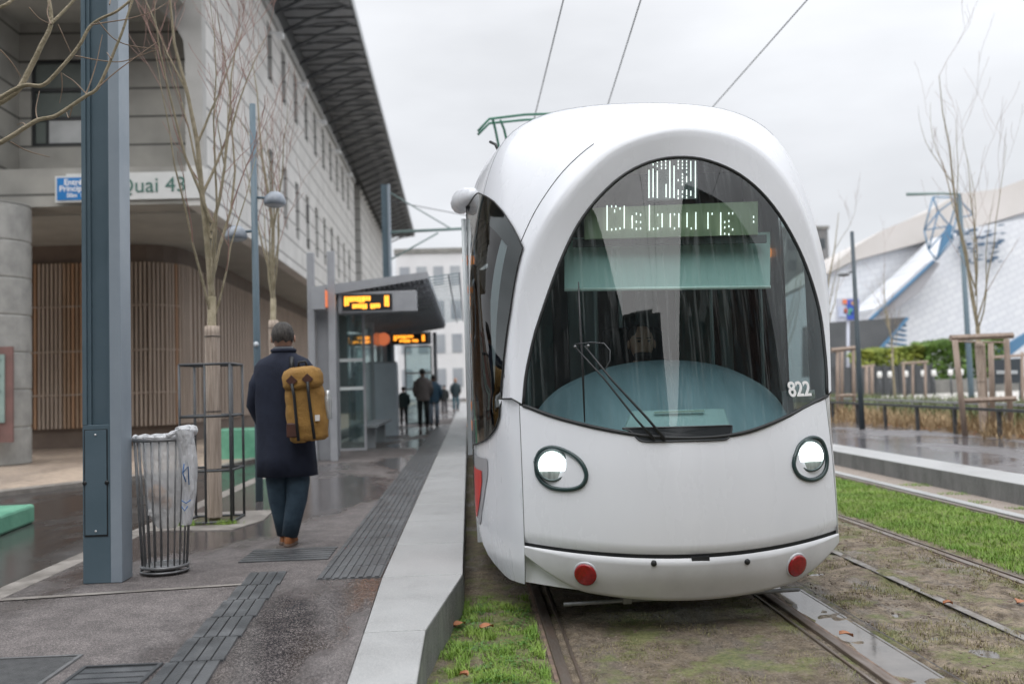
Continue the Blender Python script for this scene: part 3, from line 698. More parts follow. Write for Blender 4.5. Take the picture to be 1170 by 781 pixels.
# camera pod on the left roof shoulder and door-side marker lamps
for sgn in (-1, 1):
    b = MB(); b.tube([(TX + sgn * 1.10, TY + 1.7, 2.84), (TX + sgn * 1.15, TY + 1.85, 2.86), (TX + sgn * 1.20, TY + 2.0, 2.87), (TX + sgn * 1.235, TY + 2.1, 2.87), (TX + sgn * 1.25, TY + 2.2, 2.87), (TX + sgn * 1.24, TY + 2.3, 2.87)], [.04, .06, .085, .092, .085, .05], 14); b.build('camera_pod', M_WHITE, tram)
for D, Z, r in ((2.15, 2.41, .04), (2.15, 1.12, .04), (5.45, 2.5, .04), (5.45, 1.2, .05)):
    for sgn in (-1, 1):
        b = MB(); b.lathe((TX + sgn * 1.205, TY + D, Z), [(0, -.05), (r * .8, -.045), (r, 0), (r * .8, .045), (0, .05)], 14, 'X'); b.build('marker_lamp', mat('orange_lamp', (.9, .25, .02), emit=(1, .28, .02), estr=.5), tram)
b = MB(); b.tube([(TX - 1.235, TY + 2.05, .9), (TX - 1.235, TY + 2.05, 2.72)], .018, 8); b.build('door_edge_rail', mat('light_grey_rail', (.62, .66, .67), rough=.3), tram)
# roof slit and pantograph
b = MB(); b.tube([at(560, 162, 7.5), at(566, 165, 7.45), at(570, 173, 7.4)], .012, 6); b.build('roof_slit', M_BLACK, tram)
M_PG = mat('pantograph_green', (.05, .20, .13), (.04, .15, .10), 9, .5)
b = MB(); PYd = 13.0
b.tube([at(546, 150, PYd), at(559, 136, PYd), at(600, 131, PYd), at(700, 128, PYd)], .018, 6)
b.tube([at(546, 154, PYd + .4), at(559, 141, PYd + .4), at(600, 137, PYd + .4), at(700, 134, PYd + .4)], .018, 6)
b.tube([at(563, 136, PYd), at(566, 148, PYd + .3), (TX - .4, PYd + 1.5, 3.45)], .018, 6)
b.tube([at(572, 138, PYd), at(576, 148, PYd + .3), (TX - .2, PYd + 1.5, 3.45)], .018, 6)
b.bb(TX - .7, TX + .7, PYd + 1.2, PYd + 2.6, 3.34, 3.5)
b.build('pantograph', M_PG, tram)
# ---- cab interior
M_INT = mat('cab_interior', (.05, .06, .062), (.09, .10, .10), 3, .7)
M_INTG = mat('cab_interior_green', (.10, .17, .16), (.07, .12, .115), 3, .6)
b = MB()
b.bb(TX - 1.05, TX + 1.05, TY + 2.3, TY + 2.36, .5, 3.1)
b.bb(TX - 1.0, TX + 1.0, TY + .6, TY + 2.3, .5, .6)
b.build('cab_back_wall', M_INT, tram)
for x0, x1, z0, z1, mm in ((-.95, -.55, 1.25, 2.2, M_INTG), (.45, .75, 1.2, 2.3, M_INTG), (-.42, -.2, 1.4, 2.35, mat('pale_partition', (.28, .33, .33), rough=.4)), (.12, .3, 1.5, 2.4, mat('grey_partition', (.14, .15, .16), rough=.4)), (.80, .9, 1.1, 2.5, mat('pale_partition', (.3, .3, .3)))):
    b = MB(); b.bb(TX + x0, TX + x1, TY + 2.27, TY + 2.298, z0, z1); b.build('partition_pane', mm, tram)
for xx in (-.80, -.30, -.12, .55, .92):
    b = MB(); b.tube([(TX + xx, TY + 1.6, .7), (TX + xx + .02, TY + 1.6, 2.7)], .014, 8); b.build('grab_pole', mat('pole_pale', (.45, .5, .5), rough=.3), tram)
# dashboard dome
dome = [(609, 476), (625, 455), (650, 437), (700, 418), (760, 411), (820, 417), (865, 436), (888, 455), (899, 474)]
dc = cmr([at(px, py, TY + .95) for px, py in dome], 50)
b = MB(); rows = []
for f, dy in ((0, 0), (.08, -.05), (.25, -.16), (.5, -.30), (.75, -.42), (1.0, -.5)):
    rows.append([Vector((TX + .03 + (p.x - TX - .03) * (1 - .10 * f), max(p.y + dy, TY + F(p.x - TX, 1.15) + .10), p.z + (1.02 - p.z) * f)) for p in dc])
rows.insert(0, [p + Vector((0, .35, -.12)) for p in dc])
b.quad_grid(rows); b.build('dashboard', mat('dashboard_blue_grey', (.24, .32, .37), (.17, .24, .28), 2.5, .4, .55, stretch=(3, 1, .4)), tram)
b = MB(); b.prism([at(722, 469, TY + .34), at(828, 466, TY + .34), at(836, 491, TY + .24), at(711, 494, TY + .24)], (0, .05, -.01)); b.build('dashboard_unit', mat('unit_pale', (.36, .46, .47), (.28, .37, .38), 5, .3), tram, bevel=.008)
b = MB(); b.box(at(776, 470, TY + .31), (.30, .012, .010)); b.build('unit_strip', mat('unit_strip', (.6, .68, .6)), tram)
# sun blind
bl = [at(645, 272, TY + .72), at(880, 265, TY + .72), at(880, 328, TY + .62), at(645, 331, TY + .62)]
b = MB(); b.prism(bl, (0, .006, 0)); bo = b.build('sun_blind', mat('blind_fabric', (.50, .64, .61), (.43, .56, .54), 2, .7, stretch=(4, 1, .3)), tram)
b = MB(); b.tube([bl[3] + Vector((0, -.004, 0)), bl[2] + Vector((0, -.004, 0))], .012, 6); b.build('blind_bar', mat('blind_bar', (.78, .85, .8), rough=.4), bo)
# destination display
dd_ = TY + .60
cn = [at(668, 238, dd_), at(866, 230, dd_), at(866, 268, dd_ - .02), at(668, 273, dd_ - .02)]
b = MB(); b.prism(cn, (0, .04, 0)); disp = b.build('destination_display', mat('display_board', (.22, .25, .15), (.31, .34, .22), 2.5, .5, stretch=(4, 1, .5)), tram)
b = MB(); b.prism([at(655, 273, dd_ + .02), at(876, 268, dd_), at(876, 277, dd_), at(655, 282, dd_ + .02)], (0, .03, 0)); b.build('display_bar', M_INT, tram)
M_LED = mat('white_led', (.95, .95, .9), emit=(1, 1, .94), estr=1.2)
def z4(x, y): return (620 + x / 4.18, 170 + y / 4.18)
def strokes(lst, name, parent, yd, wd=.9):
    b = MB()
    for x, y0, y1 in lst:
        a = z4(x, y0); c = z4(x, y1); p0 = at(a[0], a[1], yd); p1 = at(c[0], c[1], yd); hw = wd * .0035
        b.prism([p0 + Vector((-hw, 0, 0)), p0 + Vector((hw, 0, 0)), p1 + Vector((hw, 0, 0)), p1 + Vector((-hw, 0, 0))], (0, .004, 0))
    return b.build(name, M_LED, parent)
def dots(x, ys_): return [(x, v - 5, v + 5) for v in ys_]
ledb = [(308, 270, 390), (390, 272, 380), (428, 318, 380), (510, 268, 390), (571, 308, 375), (610, 308, 375), (651, 308, 375), (690, 305, 375), (732, 302, 385), (790, 303, 382), (851, 303, 412), (344, 290, 304)]
for x, v in ((330, [275, 385]), (350, [275, 383]), (370, [285, 380]), (448, [310, 348, 382]), (468, [315, 350, 380]), (530, [382]), (550, [315, 380]), (630, [313, 380]), (710, [380]), (810, [310]), (870, [350, 375, 405]), (890, [308, 345, 370, 408]), (908, [308, 385]), (428, [335]), (1008, [325, 348])): ledb += dots(x, v)
strokes(ledb, 'led_destination', disp, dd_ - .035)
# line number display above it
ln = [at(741, 183, dd_ + .02), at(797, 180, dd_ + .02), at(797, 227, dd_), at(741, 229, dd_)]
b = MB(); b.prism(ln, (0, .04, 0)); dl = b.build('line_display', mat('line_display', (.10, .11, .115), (.16, .16, .17), 4, .4), tram)
led2 = [(508, 100, 235), (528, 95, 232), (548, 105, 235), (590, 168, 232), (608, 58, 235), (628, 80, 235), (708, 58, 155), (730, 58, 235), (648, 195, 222), (688, 130, 160), (708, 200, 225), (688, 195, 222)]
for x, v in ((528, [60, 75]), (548, [62, 82]), (568, [60, 76, 92]), (588, [60, 76, 92]), (648, [60, 76, 92, 150, 235]), (668, [60, 76, 92, 122, 138, 155, 170, 205, 228]), (688, [60, 76, 92, 110, 232])): led2 += dots(x, v)
strokes(led2, 'led_line_number', dl, dd_ - .02)

# ------------------------------------------------------------------ driver and people
def ell(b, c, r, n=14, m=10, rot=None):
    rows = []
    for i in range(m + 1):
        th = math.pi * i / m; rows.append([Vector(c) + ((rot or Matrix.Identity(3)) @ Vector((r[0] * math.sin(th) * math.cos(2 * math.pi * k / n), r[1] * math.sin(th) * math.sin(2 * math.pi * k / n), r[2] * math.cos(th)))) for k in range(n)])
    b.quad_grid(rows, close=True)
M_SKIN = mat('skin', (.52, .31, .23), (.44, .25, .18), 6, .5)
M_SKIN2 = mat('skin_tan', (.26, .15, .10), (.2, .11, .075), 6, .5)
M_HAIRB = mat('hair_dark', (.022, .018, .015), (.06, .05, .045), 40, .6, bump=.5)
def skin_body(name, joints, edges, parent, m, sub=2):
    """one continuous surface grown over a skeleton"""
    me = bpy.data.meshes.new(name); off = wloc(parent)
    me.from_pydata([tuple(Vector(j[:3]) - off) for j in joints], edges, []); me.materials.append(m)
    o = bpy.data.objects.new(name, me); COL.objects.link(o); o.parent = parent
    md = o.modifiers.new('skin', 'SKIN'); md.use_smooth_shade = True
    sv = me.skin_vertices[0].data
    for i, j in enumerate(joints): sv[i].radius = (j[3], j[4] if len(j) > 4 else j[3])
    sv[0].use_root = True
    ss = o.modifiers.new('sub', 'SUBSURF'); ss.levels = sub; ss.render_levels = sub
    dg = bpy.context.evaluated_depsgraph_get(); nm = bpy.data.meshes.new_from_object(o.evaluated_get(dg)); o.modifiers.clear(); o.data = nm
    for p in nm.polygons: p.use_smooth = True
    if not nm.materials: nm.materials.append(m)
    return o
def head_mesh(b, c, h, facing=-1, yaw=0):
    """head with brow, nose, jaw; h height; facing -1 looks to -Y"""
    c = Vector(c); Rz = Matrix.Rotation(yaw, 3, 'Z'); rows = []; n = 20; m = 16
    for i in range(m + 1):
        t = i / m; z = .5 * math.cos(math.pi * t); wd = .34 * math.sin(math.pi * t) ** .62 * (1 - .22 * max(0, -z)); row = []
        for k in range(n):
            a = 2 * math.pi * k / n; x = wd * math.cos(a) * (1 if z > -.1 else 1 - .35 * (-z - .1)); y = (wd * 1.2) * math.sin(a)
            if y > 0 and abs(x) < .12:
                if -.22 < z < .05: y += .07 * (1 - abs(x) / .12) * (1 - (z + .02) / -.2 if False else max(0, 1 - abs(z + .1) / .14))
                if .05 < z < .14: y += .012
            if y > 0 and .06 < abs(x) < .2 and -.02 < z < .07: y -= .02
            row.append(c + Rz @ Vector((x * h, y * h * facing, z * h)))
        rows.append(row)
    b.quad_grid(rows, close=True)
    for s in (-1, 1): ell(b, c + Rz @ Vector((s * .375 * h, 0, -.03 * h)), (.04 * h, .07 * h, .13 * h), 8, 6)

drv_at = at(733, 392, TY + 1.25)
dz = drv_at.z
driver = thing('person', (drv_at.x, drv_at.y, .6), 'tram driver with short dark beard, seated behind the windscreen', 'person')
b = MB(); hc = drv_at; head_mesh(b, hc, .245, -1, R(4))
# shoulders and torso joined to the neck as one surface
rows = []
for z, wx, wy in ((-.12, .06, .06), (-.16, .075, .07), (-.19, .15, .09), (-.22, .20, .11), (-.30, .225, .12), (-.5, .20, .125), (-.68, .19, .13)):
    rows.append([hc + Vector((wx * math.cos(2 * math.pi * k / 18), wy * math.sin(2 * math.pi * k / 18) + .02, z)) for k in range(18)])
b.quad_grid(rows, close=True)
for s in (-1, 1):
    b.tube([hc + Vector((s * .19, .02, -.25)), hc + Vector((s * .26, -.05, -.42)), hc + Vector((s * .2, -.32, -.45)), hc + Vector((s * .15, -.38, -.44))], [.06, .05, .036, .03], 10)
b.build('body', M_SKIN, driver)
b = MB(); rows = []
for z, wx, wy in ((-.15, .085, .08), (-.19, .16, .10), (-.22, .21, .12), (-.30, .238, .13), (-.5, .21, .135), (-.7, .2, .14)):
    rows.append([hc + Vector((wx * math.cos(2 * math.pi * k / 18), wy * math.sin(2 * math.pi * k / 18) + .02, z)) for k in range(18)])
b.quad_grid(rows, close=True)
for s in (-1, 1): b.tube([hc + Vector((s * .19, .02, -.25)), hc + Vector((s * .26, -.05, -.42)), hc + Vector((s * .2, -.3, -.45))], [.072, .062, .045], 10)
b.build('shirt', mat('driver_shirt', (.50, .58, .58), (.42, .5, .5), 8, .8), driver)
b = MB(); ell(b, hc + Vector((0, .02, .055)), (.09, .105, .08)); b.build('hair', M_HAIRB, driver)
b = MB(); ell(b, hc + Vector((0, -.028, -.085)), (.062, .068, .045)); b.build('beard', M_HAIRB, driver)
for s in (-1, 1):
    b = MB(); ell(b, hc + Vector((s * .033, -.092, .012)), (.013, .008, .008), 8, 6); b.build('eye', M_BLACK, driver)
    b = MB(); b.tube([hc + Vector((s * .018, -.10, .03)), hc + Vector((s * .05, -.09, .033))], .004, 5); b.build('eyebrow', M_HAIRB, driver)
b = MB(); b.box((hc.x - .02, hc.y + .25, hc.z - .25), (.45, .1, .75)); b.build('driver_seat', M_BLACK, tram, bevel=.05)

# walking man on the platform ---------------------------------------------
P0 = Vector((-1.44, 7.70, PZ))
man = thing('person', P0, 'man in a long navy coat walking away with a tan backpack on his shoulder', 'person')
def PM(px, py, dy=0): return at(px, py, P0.y + dy)
# continuous body: legs, torso, arms, neck, head
J = [(PM(327, 520) .x, P0.y, PM(327, 520).z, .13, .10)]
def jv(px, py, dy, r, r2=None):
    v = PM(px, py, dy); J.append((v.x, v.y, v.z, r, r2 or r)); return len(J) - 1
sp1 = jv(326, 480, 0, .14, .11); sp2 = jv(325, 435, 0, .16, .12); nk = jv(324, 408, 0, .055); hd0 = jv(324, 396, 0, .055)
lh = jv(318, 530, 0, .085); lk = jv(319, 570, .02, .062); la = jv(325, 607, .06, .042); lf = jv(325, 615, .16, .035)
rh = jv(336, 530, 0, .085); rk = jv(338, 568, -.04, .062); ra = jv(332, 609, -.04, .042); rf = jv(331, 618, .06, .035)
ls = jv(301, 424, 0, .06); le = jv(294, 462, .03, .045); lw = jv(300, 486, .18, .03)
rs = jv(350, 424, 0, .06); re = jv(358, 462, .03, .045); rw_ = jv(354, 488, .16, .03)
Eg = [(0, sp1), (sp1, sp2), (sp2, nk), (nk, hd0), (0, lh), (lh, lk), (lk, la), (la, lf), (0, rh), (rh, rk), (rk, ra), (ra, rf), (sp2, ls), (ls, le), (le, lw), (sp2, rs), (rs, re), (re, rw_)]
body = skin_body('body', J, Eg, man, M_SKIN)
# head
hcm = PM(323.5, 386, .02)
hb = MB(); head_mesh(hb, hcm, .235, 1, R(8))
hb.build('head', M_SKIN, man)
b = MB(); rows = []
for i in range(13):
    t = i / 12 * .60 * math.pi; z = .122 * math.cos(t); rr = .090 * math.sin(t) ** .8 * (1 if i < 10 else 1 - .03 * (i - 9))
    rows.append([hcm + Vector((rr * math.cos(2 * math.pi * k / 24) * (1 + .04 * mnoise.noise(Vector((k, i, 0)))), rr * 1.2 * math.sin(2 * math.pi * k / 24) - .015, z + .006 + (.012 * math.sin(k * 2.1) if i > 10 else 0))) for k in range(24)])
b.quad_grid(rows, close=True); hair = b.build('hair', mat('hair_brown_grey', (.020, .017, .015), (.085, .075, .067), 60, .6, bump=.8, bscale=160, stretch=(1, 1, .4)), man)
# coat : rings from collar to hem, with folds and back vent
M_COAT = mat('navy_coat', (.007, .011, .027), (.012, .018, .038), 9, .85, bump=.12, bscale=30)
prof = [(396, 324, .062, .07), (402, 324, .078, .085), (406, 324, .11, .095), (411, 324, .185, .11), (418, 324, .222, .125), (430, 324, .232, .135), (450, 324, .222, .135), (475, 325, .215, .135), (500, 327, .218, .145), (520, 328, .224, .155), (543, 329, .232, .165)]
b = MB(); rows = []
for py, px, wx, wy in prof:
    c = PM(px, py); row = []
    for k in range(48):
        a = 2 * math.pi * k / 48; f = max(0, (py - 430) / 113)
        wob = 1 + f * (.035 * math.sin(5 * a + py * .02) + .02 * math.sin(9 * a + 1))
        if f > .3 and abs(a - 1.5 * math.pi) < .14: wob -= .05 * f
        row.append(c + Vector((wx * wob * math.cos(a), wy * wob * math.sin(a), 0)))
    rows.append(row)
b.quad_grid(rows, close=True); coat = b.build('coat', M_COAT, man, solid=-.006)
for pts in (((303, 420), (294, 440), (291, 462), (299, 480), (312, 488)), ((348, 420), (357, 440), (361, 462), (357, 480), (345, 490))):
    dys = (0, .0, .03, .14, .22); b = MB(); b.tube([PM(x, y_, d) for (x, y_), d in zip(pts, dys)], [.068, .07, .066, .058, .052], 12); b.build('sleeve', M_COAT, coat)
b = MB(); c = PM(324, 402); b.tube([c + Vector((.085 * math.cos(a * math.pi / 10), .085 * math.sin(a * math.pi / 10), .01)) for a in range(21)], .018, 8, cap=False); b.build('collar', M_COAT, coat)
b = MB(); c = PM(324, 400); b.tube([c + Vector((.068 * math.cos(a * math.pi / 10), .07 * math.sin(a * math.pi / 10), .012)) for a in range(21)], .016, 8, cap=False); b.build('scarf', mat('grey_scarf', (.10, .105, .11), (.16, .165, .17), 60, .9), man)
# trousers
M_TRO = mat('dark_jeans', (.016, .036, .058), (.028, .055, .08), 14, .8, bump=.3, bscale=40)
tro = MB()
tro.tube([PM(319, 525), PM(318, 550, .0), PM(319, 572, .02), PM(322, 590, .04), PM(325, 610, .06)], [.105, .095, .080, .068, .058], 14)
tro.tube([PM(338, 525), PM(340, 550, -.02), PM(339, 570, -.04), PM(335, 590, -.04), PM(331, 612, -.04)], [.105, .095, .082, .072, .062], 14)
tro.build('trousers', M_TRO, man)
for x, y_, dy, in ((326, 613, .10), (331, 618, -.02)):
    c = PM(x, y_, dy); c.z = PZ; b = MB(); rows = []
    for z, l0, l1, wd in ((0, -.09, .19, .045), (.03, -.095, .19, .048), (.055, -.09, .15, .045), (.085, -.075, .05, .042), (.12, -.065, .04, .042)):
        rows.append([c + Vector((wd * math.cos(a) * (1.1 if math.sin(a) > 0 else .9), (l0 + l1) / 2 + (l1 - l0) / 2 * math.sin(a), z)) for a in [2 * math.pi * k / 20 for k in range(20)]])
    rows.append([c + Vector((0, 0, .12))] * 20); rows.insert(0, [c + Vector((0, .05, 0))] * 20)
    b.quad_grid(rows, close=True); sh = b.build('shoe', mat('tan_suede', (.30, .12, .045), (.22, .085, .03), 20, .85), man)
    b = MB(); rows = [[c + Vector((.05 * math.cos(a), .05 + .145 * math.sin(a), z)) for a in [2 * math.pi * k / 20 for k in range(20)]] for z in (0.001, .022)]; rows.append([c + Vector((0, .05, .022))] * 20)
    b.quad_grid(rows, close=True); b.build('sole', mat('sole', (.10, .06, .04)), sh)
# backpack
pk = thing('backpack', PM(349, 459, -.22), 'tan canvas backpack with dark straps hanging on the walking man', 'backpack')
bk = wloc(pk); tilt = Matrix.Rotation(R(-5), 3, 'Y')
M_CAN = mat('tan_canvas', (.36, .20, .05), (.26, .14, .035), 8, .8, bump=.4, bscale=60)
M_LEA = mat('brown_leather', (.09, .035, .022), (.06, .025, .018), 9, .5)
def bag(prof, yoff, m, name, par):
    b = MB(); rows = []; q_ = []
    for (z0, w0, h0), (z1, w1, h1) in zip(prof, prof[1:]):
        n_ = max(1, int((z1 - z0) / .02)); q_ += [(z0 + (z1 - z0) * i / n_, w0 + (w1 - w0) * i / n_, h0 + (h1 - h0) * i / n_) for i in range(n_)]
    prof = q_ + [prof[-1]]
    for z, wx, wy in prof:
        rows.append([bk + tilt @ Vector((wx * math.copysign(abs(math.cos(a)) ** .62, math.cos(a)) * (1 + .09 * mnoise.noise(Vector((a * 2, z * 9, 3)))), yoff + wy * math.copysign(abs(math.sin(a)) ** .7, math.sin(a)) * (1 + .16 * mnoise.noise(Vector((a * 2.5, z * 11, 8)))), z + .012 * mnoise.noise(Vector((a * 2, z, 5))))) for a in [2 * math.pi * k / 44 for k in range(44)]])
    b.quad_grid(rows, close=True); return b.build(name, m, par)
bag([(-.30, .03, .02), (-.298, .12, .07), (-.28, .145, .095), (-.15, .15, .105), (.05, .145, .10), (.17, .135, .09), (.20, .10, .07), (.21, 0, 0)], 0, M_CAN, 'main_compartment', pk)
lid = bag([(.10, .02, .02), (.105, .135, .10), (.13, .152, .115), (.20, .15, .112), (.245, .13, .095), (.268, .08, .05), (.27, 0, 0)], -.012, M_CAN, 'lid', pk)
for sx_ in (-.065, .055):
    b = MB(); b.tube([bk + tilt @ Vector((sx_, -.135, .15)), bk + tilt @ Vector((sx_ * .9, -.125, .05)), bk + tilt @ Vector((sx_ * .95, -.12, -.12)), bk + tilt @ Vector((sx_, -.10, -.285))], .012, 6); b.build('strap', M_BLACK, pk)
    b = MB(); b.box(bk + tilt @ Vector((sx_, -.13, .17)), (.06, .02, .06), rot=Matrix.Rotation(R(45), 3, 'Y')); b.build('leather_patch', M_LEA, lid)
b = MB(); b.box(bk + tilt @ Vector((-.105, -.085, -.20)), (.085, .04, .11)); b.build('side_pocket', M_LEA, pk, bevel=.01)
b = MB(); b.box(bk + tilt @ Vector((.095, -.112, -.13)), (.035, .01, .045)); b.build('white_tag', mat('white_tag', (.75, .72, .68)), pk)
b = MB(); b.tube([bk + tilt @ Vector((-.09, .08, .24)), PM(333, 409, -.10), PM(337, 412, .0)], .018, 8); b.tube([bk + tilt @ Vector((.10, .08, .2)), PM(357, 425, -.1), PM(360, 440, .02), PM(366, 470, -.06), bk + tilt @ Vector((.12, .06, -.2))], .014, 8); b.build('shoulder_strap', M_BLACK, pk)
b = MB(); b.tube([bk + tilt @ Vector((-.03, .02, .265)), bk + tilt @ Vector((-.02, .01, .31)), bk + tilt @ Vector((.03, .01, .31)), bk + tilt @ Vector((.04, .02, .265))], .01, 6); b.build('carry_handle', M_BLACK, pk)
b = MB(); c = bk + tilt @ Vector((.165, .02, -.03)); b.lathe(c, [(0, -.12), (.032, -.12), (.032, .04), (.018, .07), (.018, .10), (0, .10)], 14); b.build('water_bottle', mat('steel_bottle', (.6, .62, .62), rough=.3, metal=.5), pk)

def far_person(x, y, h, label, coat, legs, stride=.12, hairm=None, face=1, bent=0):
    t = thing('person', (x, y, PZ), label, 'person'); o = Vector((x, y, PZ)); k = h / 1.75
    def v(a, b_, c): return o + Vector((a, b_, c)) * k
    J = [tuple(v(0, 0, .95)) + (.13 * k, .1 * k), tuple(v(0, 0, 1.2)) + (.14 * k, .1 * k), tuple(v(0, 0, 1.4)) + (.13 * k, .09 * k), tuple(v(0, .01, 1.5)) + (.05 * k,), tuple(v(0, .01, 1.56)) + (.05 * k,),
         tuple(v(-.09, 0, .85)) + (.085 * k,), tuple(v(-.1, stride * .3, .5)) + (.06 * k,), tuple(v(-.1, -stride, .1)) + (.04 * k,), tuple(v(-.1, -stride + .1 * face, .05)) + (.035 * k,),
         tuple(v(.09, 0, .85)) + (.085 * k,), tuple(v(.1, stride * .6, .5)) + (.06 * k,), tuple(v(.1, stride, .1)) + (.04 * k,), tuple(v(.1, stride + .1 * face, .05)) + (.035 * k,),
         tuple(v(-.2, 0, 1.38)) + (.055 * k,), tuple(v(-.25, 0, 1.12)) + (.045 * k,), tuple(v(-.22, .12 * face, .92)) + (.032 * k,),
         tuple(v(.2, 0, 1.38)) + (.055 * k,), tuple(v(.25, 0, 1.12)) + (.045 * k,), tuple(v(.22, .12 * face, .92)) + (.032 * k,)]
    E_ = [(0, 1), (1, 2), (2, 3), (3, 4), (0, 5), (5, 6), (6, 7), (7, 8), (0, 9), (9, 10), (10, 11), (11, 12), (2, 13), (13, 14), (14, 15), (2, 16), (16, 17), (17, 18)]
    skin_body('body', J, E_, t, M_SKIN, 1)
    b = MB(); head_mesh(b, v(0, .01, 1.63), .23 * k, face); b.build('head', M_SKIN, t)
    b = MB(); ell(b, v(0, .01 - .025 * face, 1.665), (.088 * k, .10 * k, .095 * k)); b.build('hair', hairm or M_HAIRB, t)
    b = MB(); rows = []
    for z, wx, wy in ((1.52, .07, .07), (1.47, .15, .10), (1.41, .21, .125), (1.2, .215, .14), (1.0, .2, .14), (.82, .21, .15)):
        rows.append([v(wx * math.cos(a), wy * math.sin(a), z) for a in [2 * math.pi * q / 20 for q in range(20)]])
    b.quad_grid(rows, close=True)
    for s in (-1, 1): b.tube([v(s * .19, 0, 1.40), v(s * .25, 0, 1.12), v(s * .22, .1 * face, .95)], [.075 * k, .065 * k, .05 * k], 10)
    b.build('jacket', coat, t)
    b = MB()
    b.tube([v(-.09, 0, .9), v(-.1, stride * .3, .5), v(-.1, -stride, .1)], [.10 * k, .078 * k, .06 * k], 10); b.tube([v(.09, 0, .9), v(.1, stride * .6, .5), v(.1, stride, .1)], [.10 * k, .078 * k, .06 * k], 10)
    b.build('trousers', legs, t)
    for s, yy in ((-1, -stride), (1, stride)):
        b = MB(); ell(b, v(s * .1, yy + .05 * face, .05), (.05 * k, .13 * k, .05 * k), 12, 8); b.build('shoe', mat('dark_shoe', (.06, .04, .03)), t)
    return t
M_J1 = mat('taupe_jacket', (.22, .19, .18), (.17, .145, .14), 9, .8); M_DK = mat('black_cloth', (.015, .018, .02), (.025, .03, .032), 9, .8); M_JN = mat('blue_jeans', (.07, .16, .20), (.05, .12, .16), 9, .8)
far_person(-1.32, 28.1, 1.72, 'man in a taupe jacket and black trousers standing by the shelter', M_J1, M_DK, .05)
far_person(-1.05, 29.2, 1.55, 'person in a blue top half hidden behind the man in the taupe jacket', mat('blue_top', (.05, .11, .17)), mat('pale_jeans', (.30, .36, .45)), .08)
far_person(-2.0, 29.8, 1.22, 'child in dark clothes near the shelter glass', mat('dark_green_coat', (.015, .035, .035)), M_DK, .1)
far_person(-1.04, 41.4, 1.25, 'small child in a dark jacket walking on the far platform end', M_DK, mat('grey_trousers', (.07, .07, .08)), .12)
far_person(-.60, 45.0, 1.55, 'fair haired woman in a dark jacket and blue jeans walking this way', mat('dark_open_jacket', (.02, .04, .05)), M_JN, .12, mat('fair_hair', (.35, .17, .09)), -1)

# ------------------------------------------------------------------ masts, lamps, bin, tree guard
def catenary_mast(x, y, label, arm, hatch):
    t = thing('catenary_mast', (x, y, PZ), label, 'mast', 'blue grey catenary masts on the platform')
    w_, d_ = .25, .19; H_ = 7.35; zb = PZ
    b = MB(); x0 = x - w_ / 2; y0 = y - d_ / 2
    # open U section: flange, recessed web, flange
    b.bb(x0, x0 + .028, y0, y0 + d_, zb + 1.02, H_); b.bb(x0 + .028, x0 + .166, y0 + .05, y0 + .09, zb + 1.02, H_)
    b.bb(x0 + .028, x0 + .05, y0 + .02, y0 + .05, zb + 1.02, H_)
    b.bb(x0, x0 + w_ - .072, y0 + .002, y0 + d_ - .002, zb, zb + 1.02)
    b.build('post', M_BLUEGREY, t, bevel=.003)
    b = MB(); b.bb(x0 + .178, x0 + w_, y0 - .004, y0 + d_ + .004, zb, H_); b.build('flange', M_BLUELIT, t, bevel=.004)
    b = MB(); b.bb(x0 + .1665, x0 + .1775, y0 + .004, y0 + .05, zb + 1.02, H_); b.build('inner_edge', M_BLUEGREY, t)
    if hatch:
        b = MB(); b.bb(x0 + .018, x0 + .155, y0 - .006, y0 + .001, zb + .31, zb + .985); b.build('hatch', M_BLUEGREY, t, bevel=.002)
        b = MB(); b.bb(x0 + .012, x0 + .161, y0 - .0025, y0 + .002, zb + .30, zb + .99); b.build('hatch_gap', M_BLACK, t)
        for zz in (.335, .955):
            b = MB(); b.lathe((x0 + .086, y0 - .006, zb + zz), [(.007, 0), (.007, .004), (0, .005)], 10, 'Y'); b.build('screw', mat('pale_screw', (.7, .7, .7), metal=.6), t)
        for xx in (.016, .157):
            b = MB(); b.lathe((x0 + xx, y0 - .006, zb + .645), [(.014, -.002), (.014, .003), (0, .003)], 12, 'Y'); b.build('lock_hole', M_BLACK, t)
    if arm:
        b = MB(); b.tube([(x, y, 5.95), (TX + .3, y, 6.05)], .045, 8); b.tube([(x, y, 7.2), (x + 1.9, y, 6.0)], .02, 6); b.tube([(x, y, 5.1), (x + 1.5, y, 5.9)], .025, 6); b.build('bracket_arm', mat('arm_green_grey', (.22, .30, .29), (.17, .24, .23), 9, .5), t)
    return t
catenary_mast(-2.395, 6.52, 'blue grey steel mast with a hatch near its foot, nearest on the left', False, True)
catenary_mast(-2.25, 28.0, 'blue grey mast with a bracket arm rising behind the shelter roof', True, False)
# overhead wires
def wire(pts, label, r=.0085):
    b = MB(); b.tube(pts, r, 5); o = b.build('overhead_wire', mat('wire', (.10, .105, .11), rough=.6)); tag(o, label, 'wire', 'overhead wires')
wire([(TX, -12, 5.9), (TX, 28, 5.85), (TX, 90, 5.85)], 'thin contact wire meeting the left side of the tram roof')
wire([(1.55, 0, 5.85), (2.36, 15, 5.85), (3.2, 30, 5.9)], 'thin wire rising between the left and the rightmost overhead wires')
wire([(4.35, -12, 6.05), (4.35, 28, 6.1), (4.35, 90, 6.1)], 'rightmost overhead wire, running above the far track')
wire([(-2.25, 28, 6.9), (1.4, 28.5, 6.2), (4.4, 29, 6.3)], 'faint cross wire from the far mast towards the tram', .012)

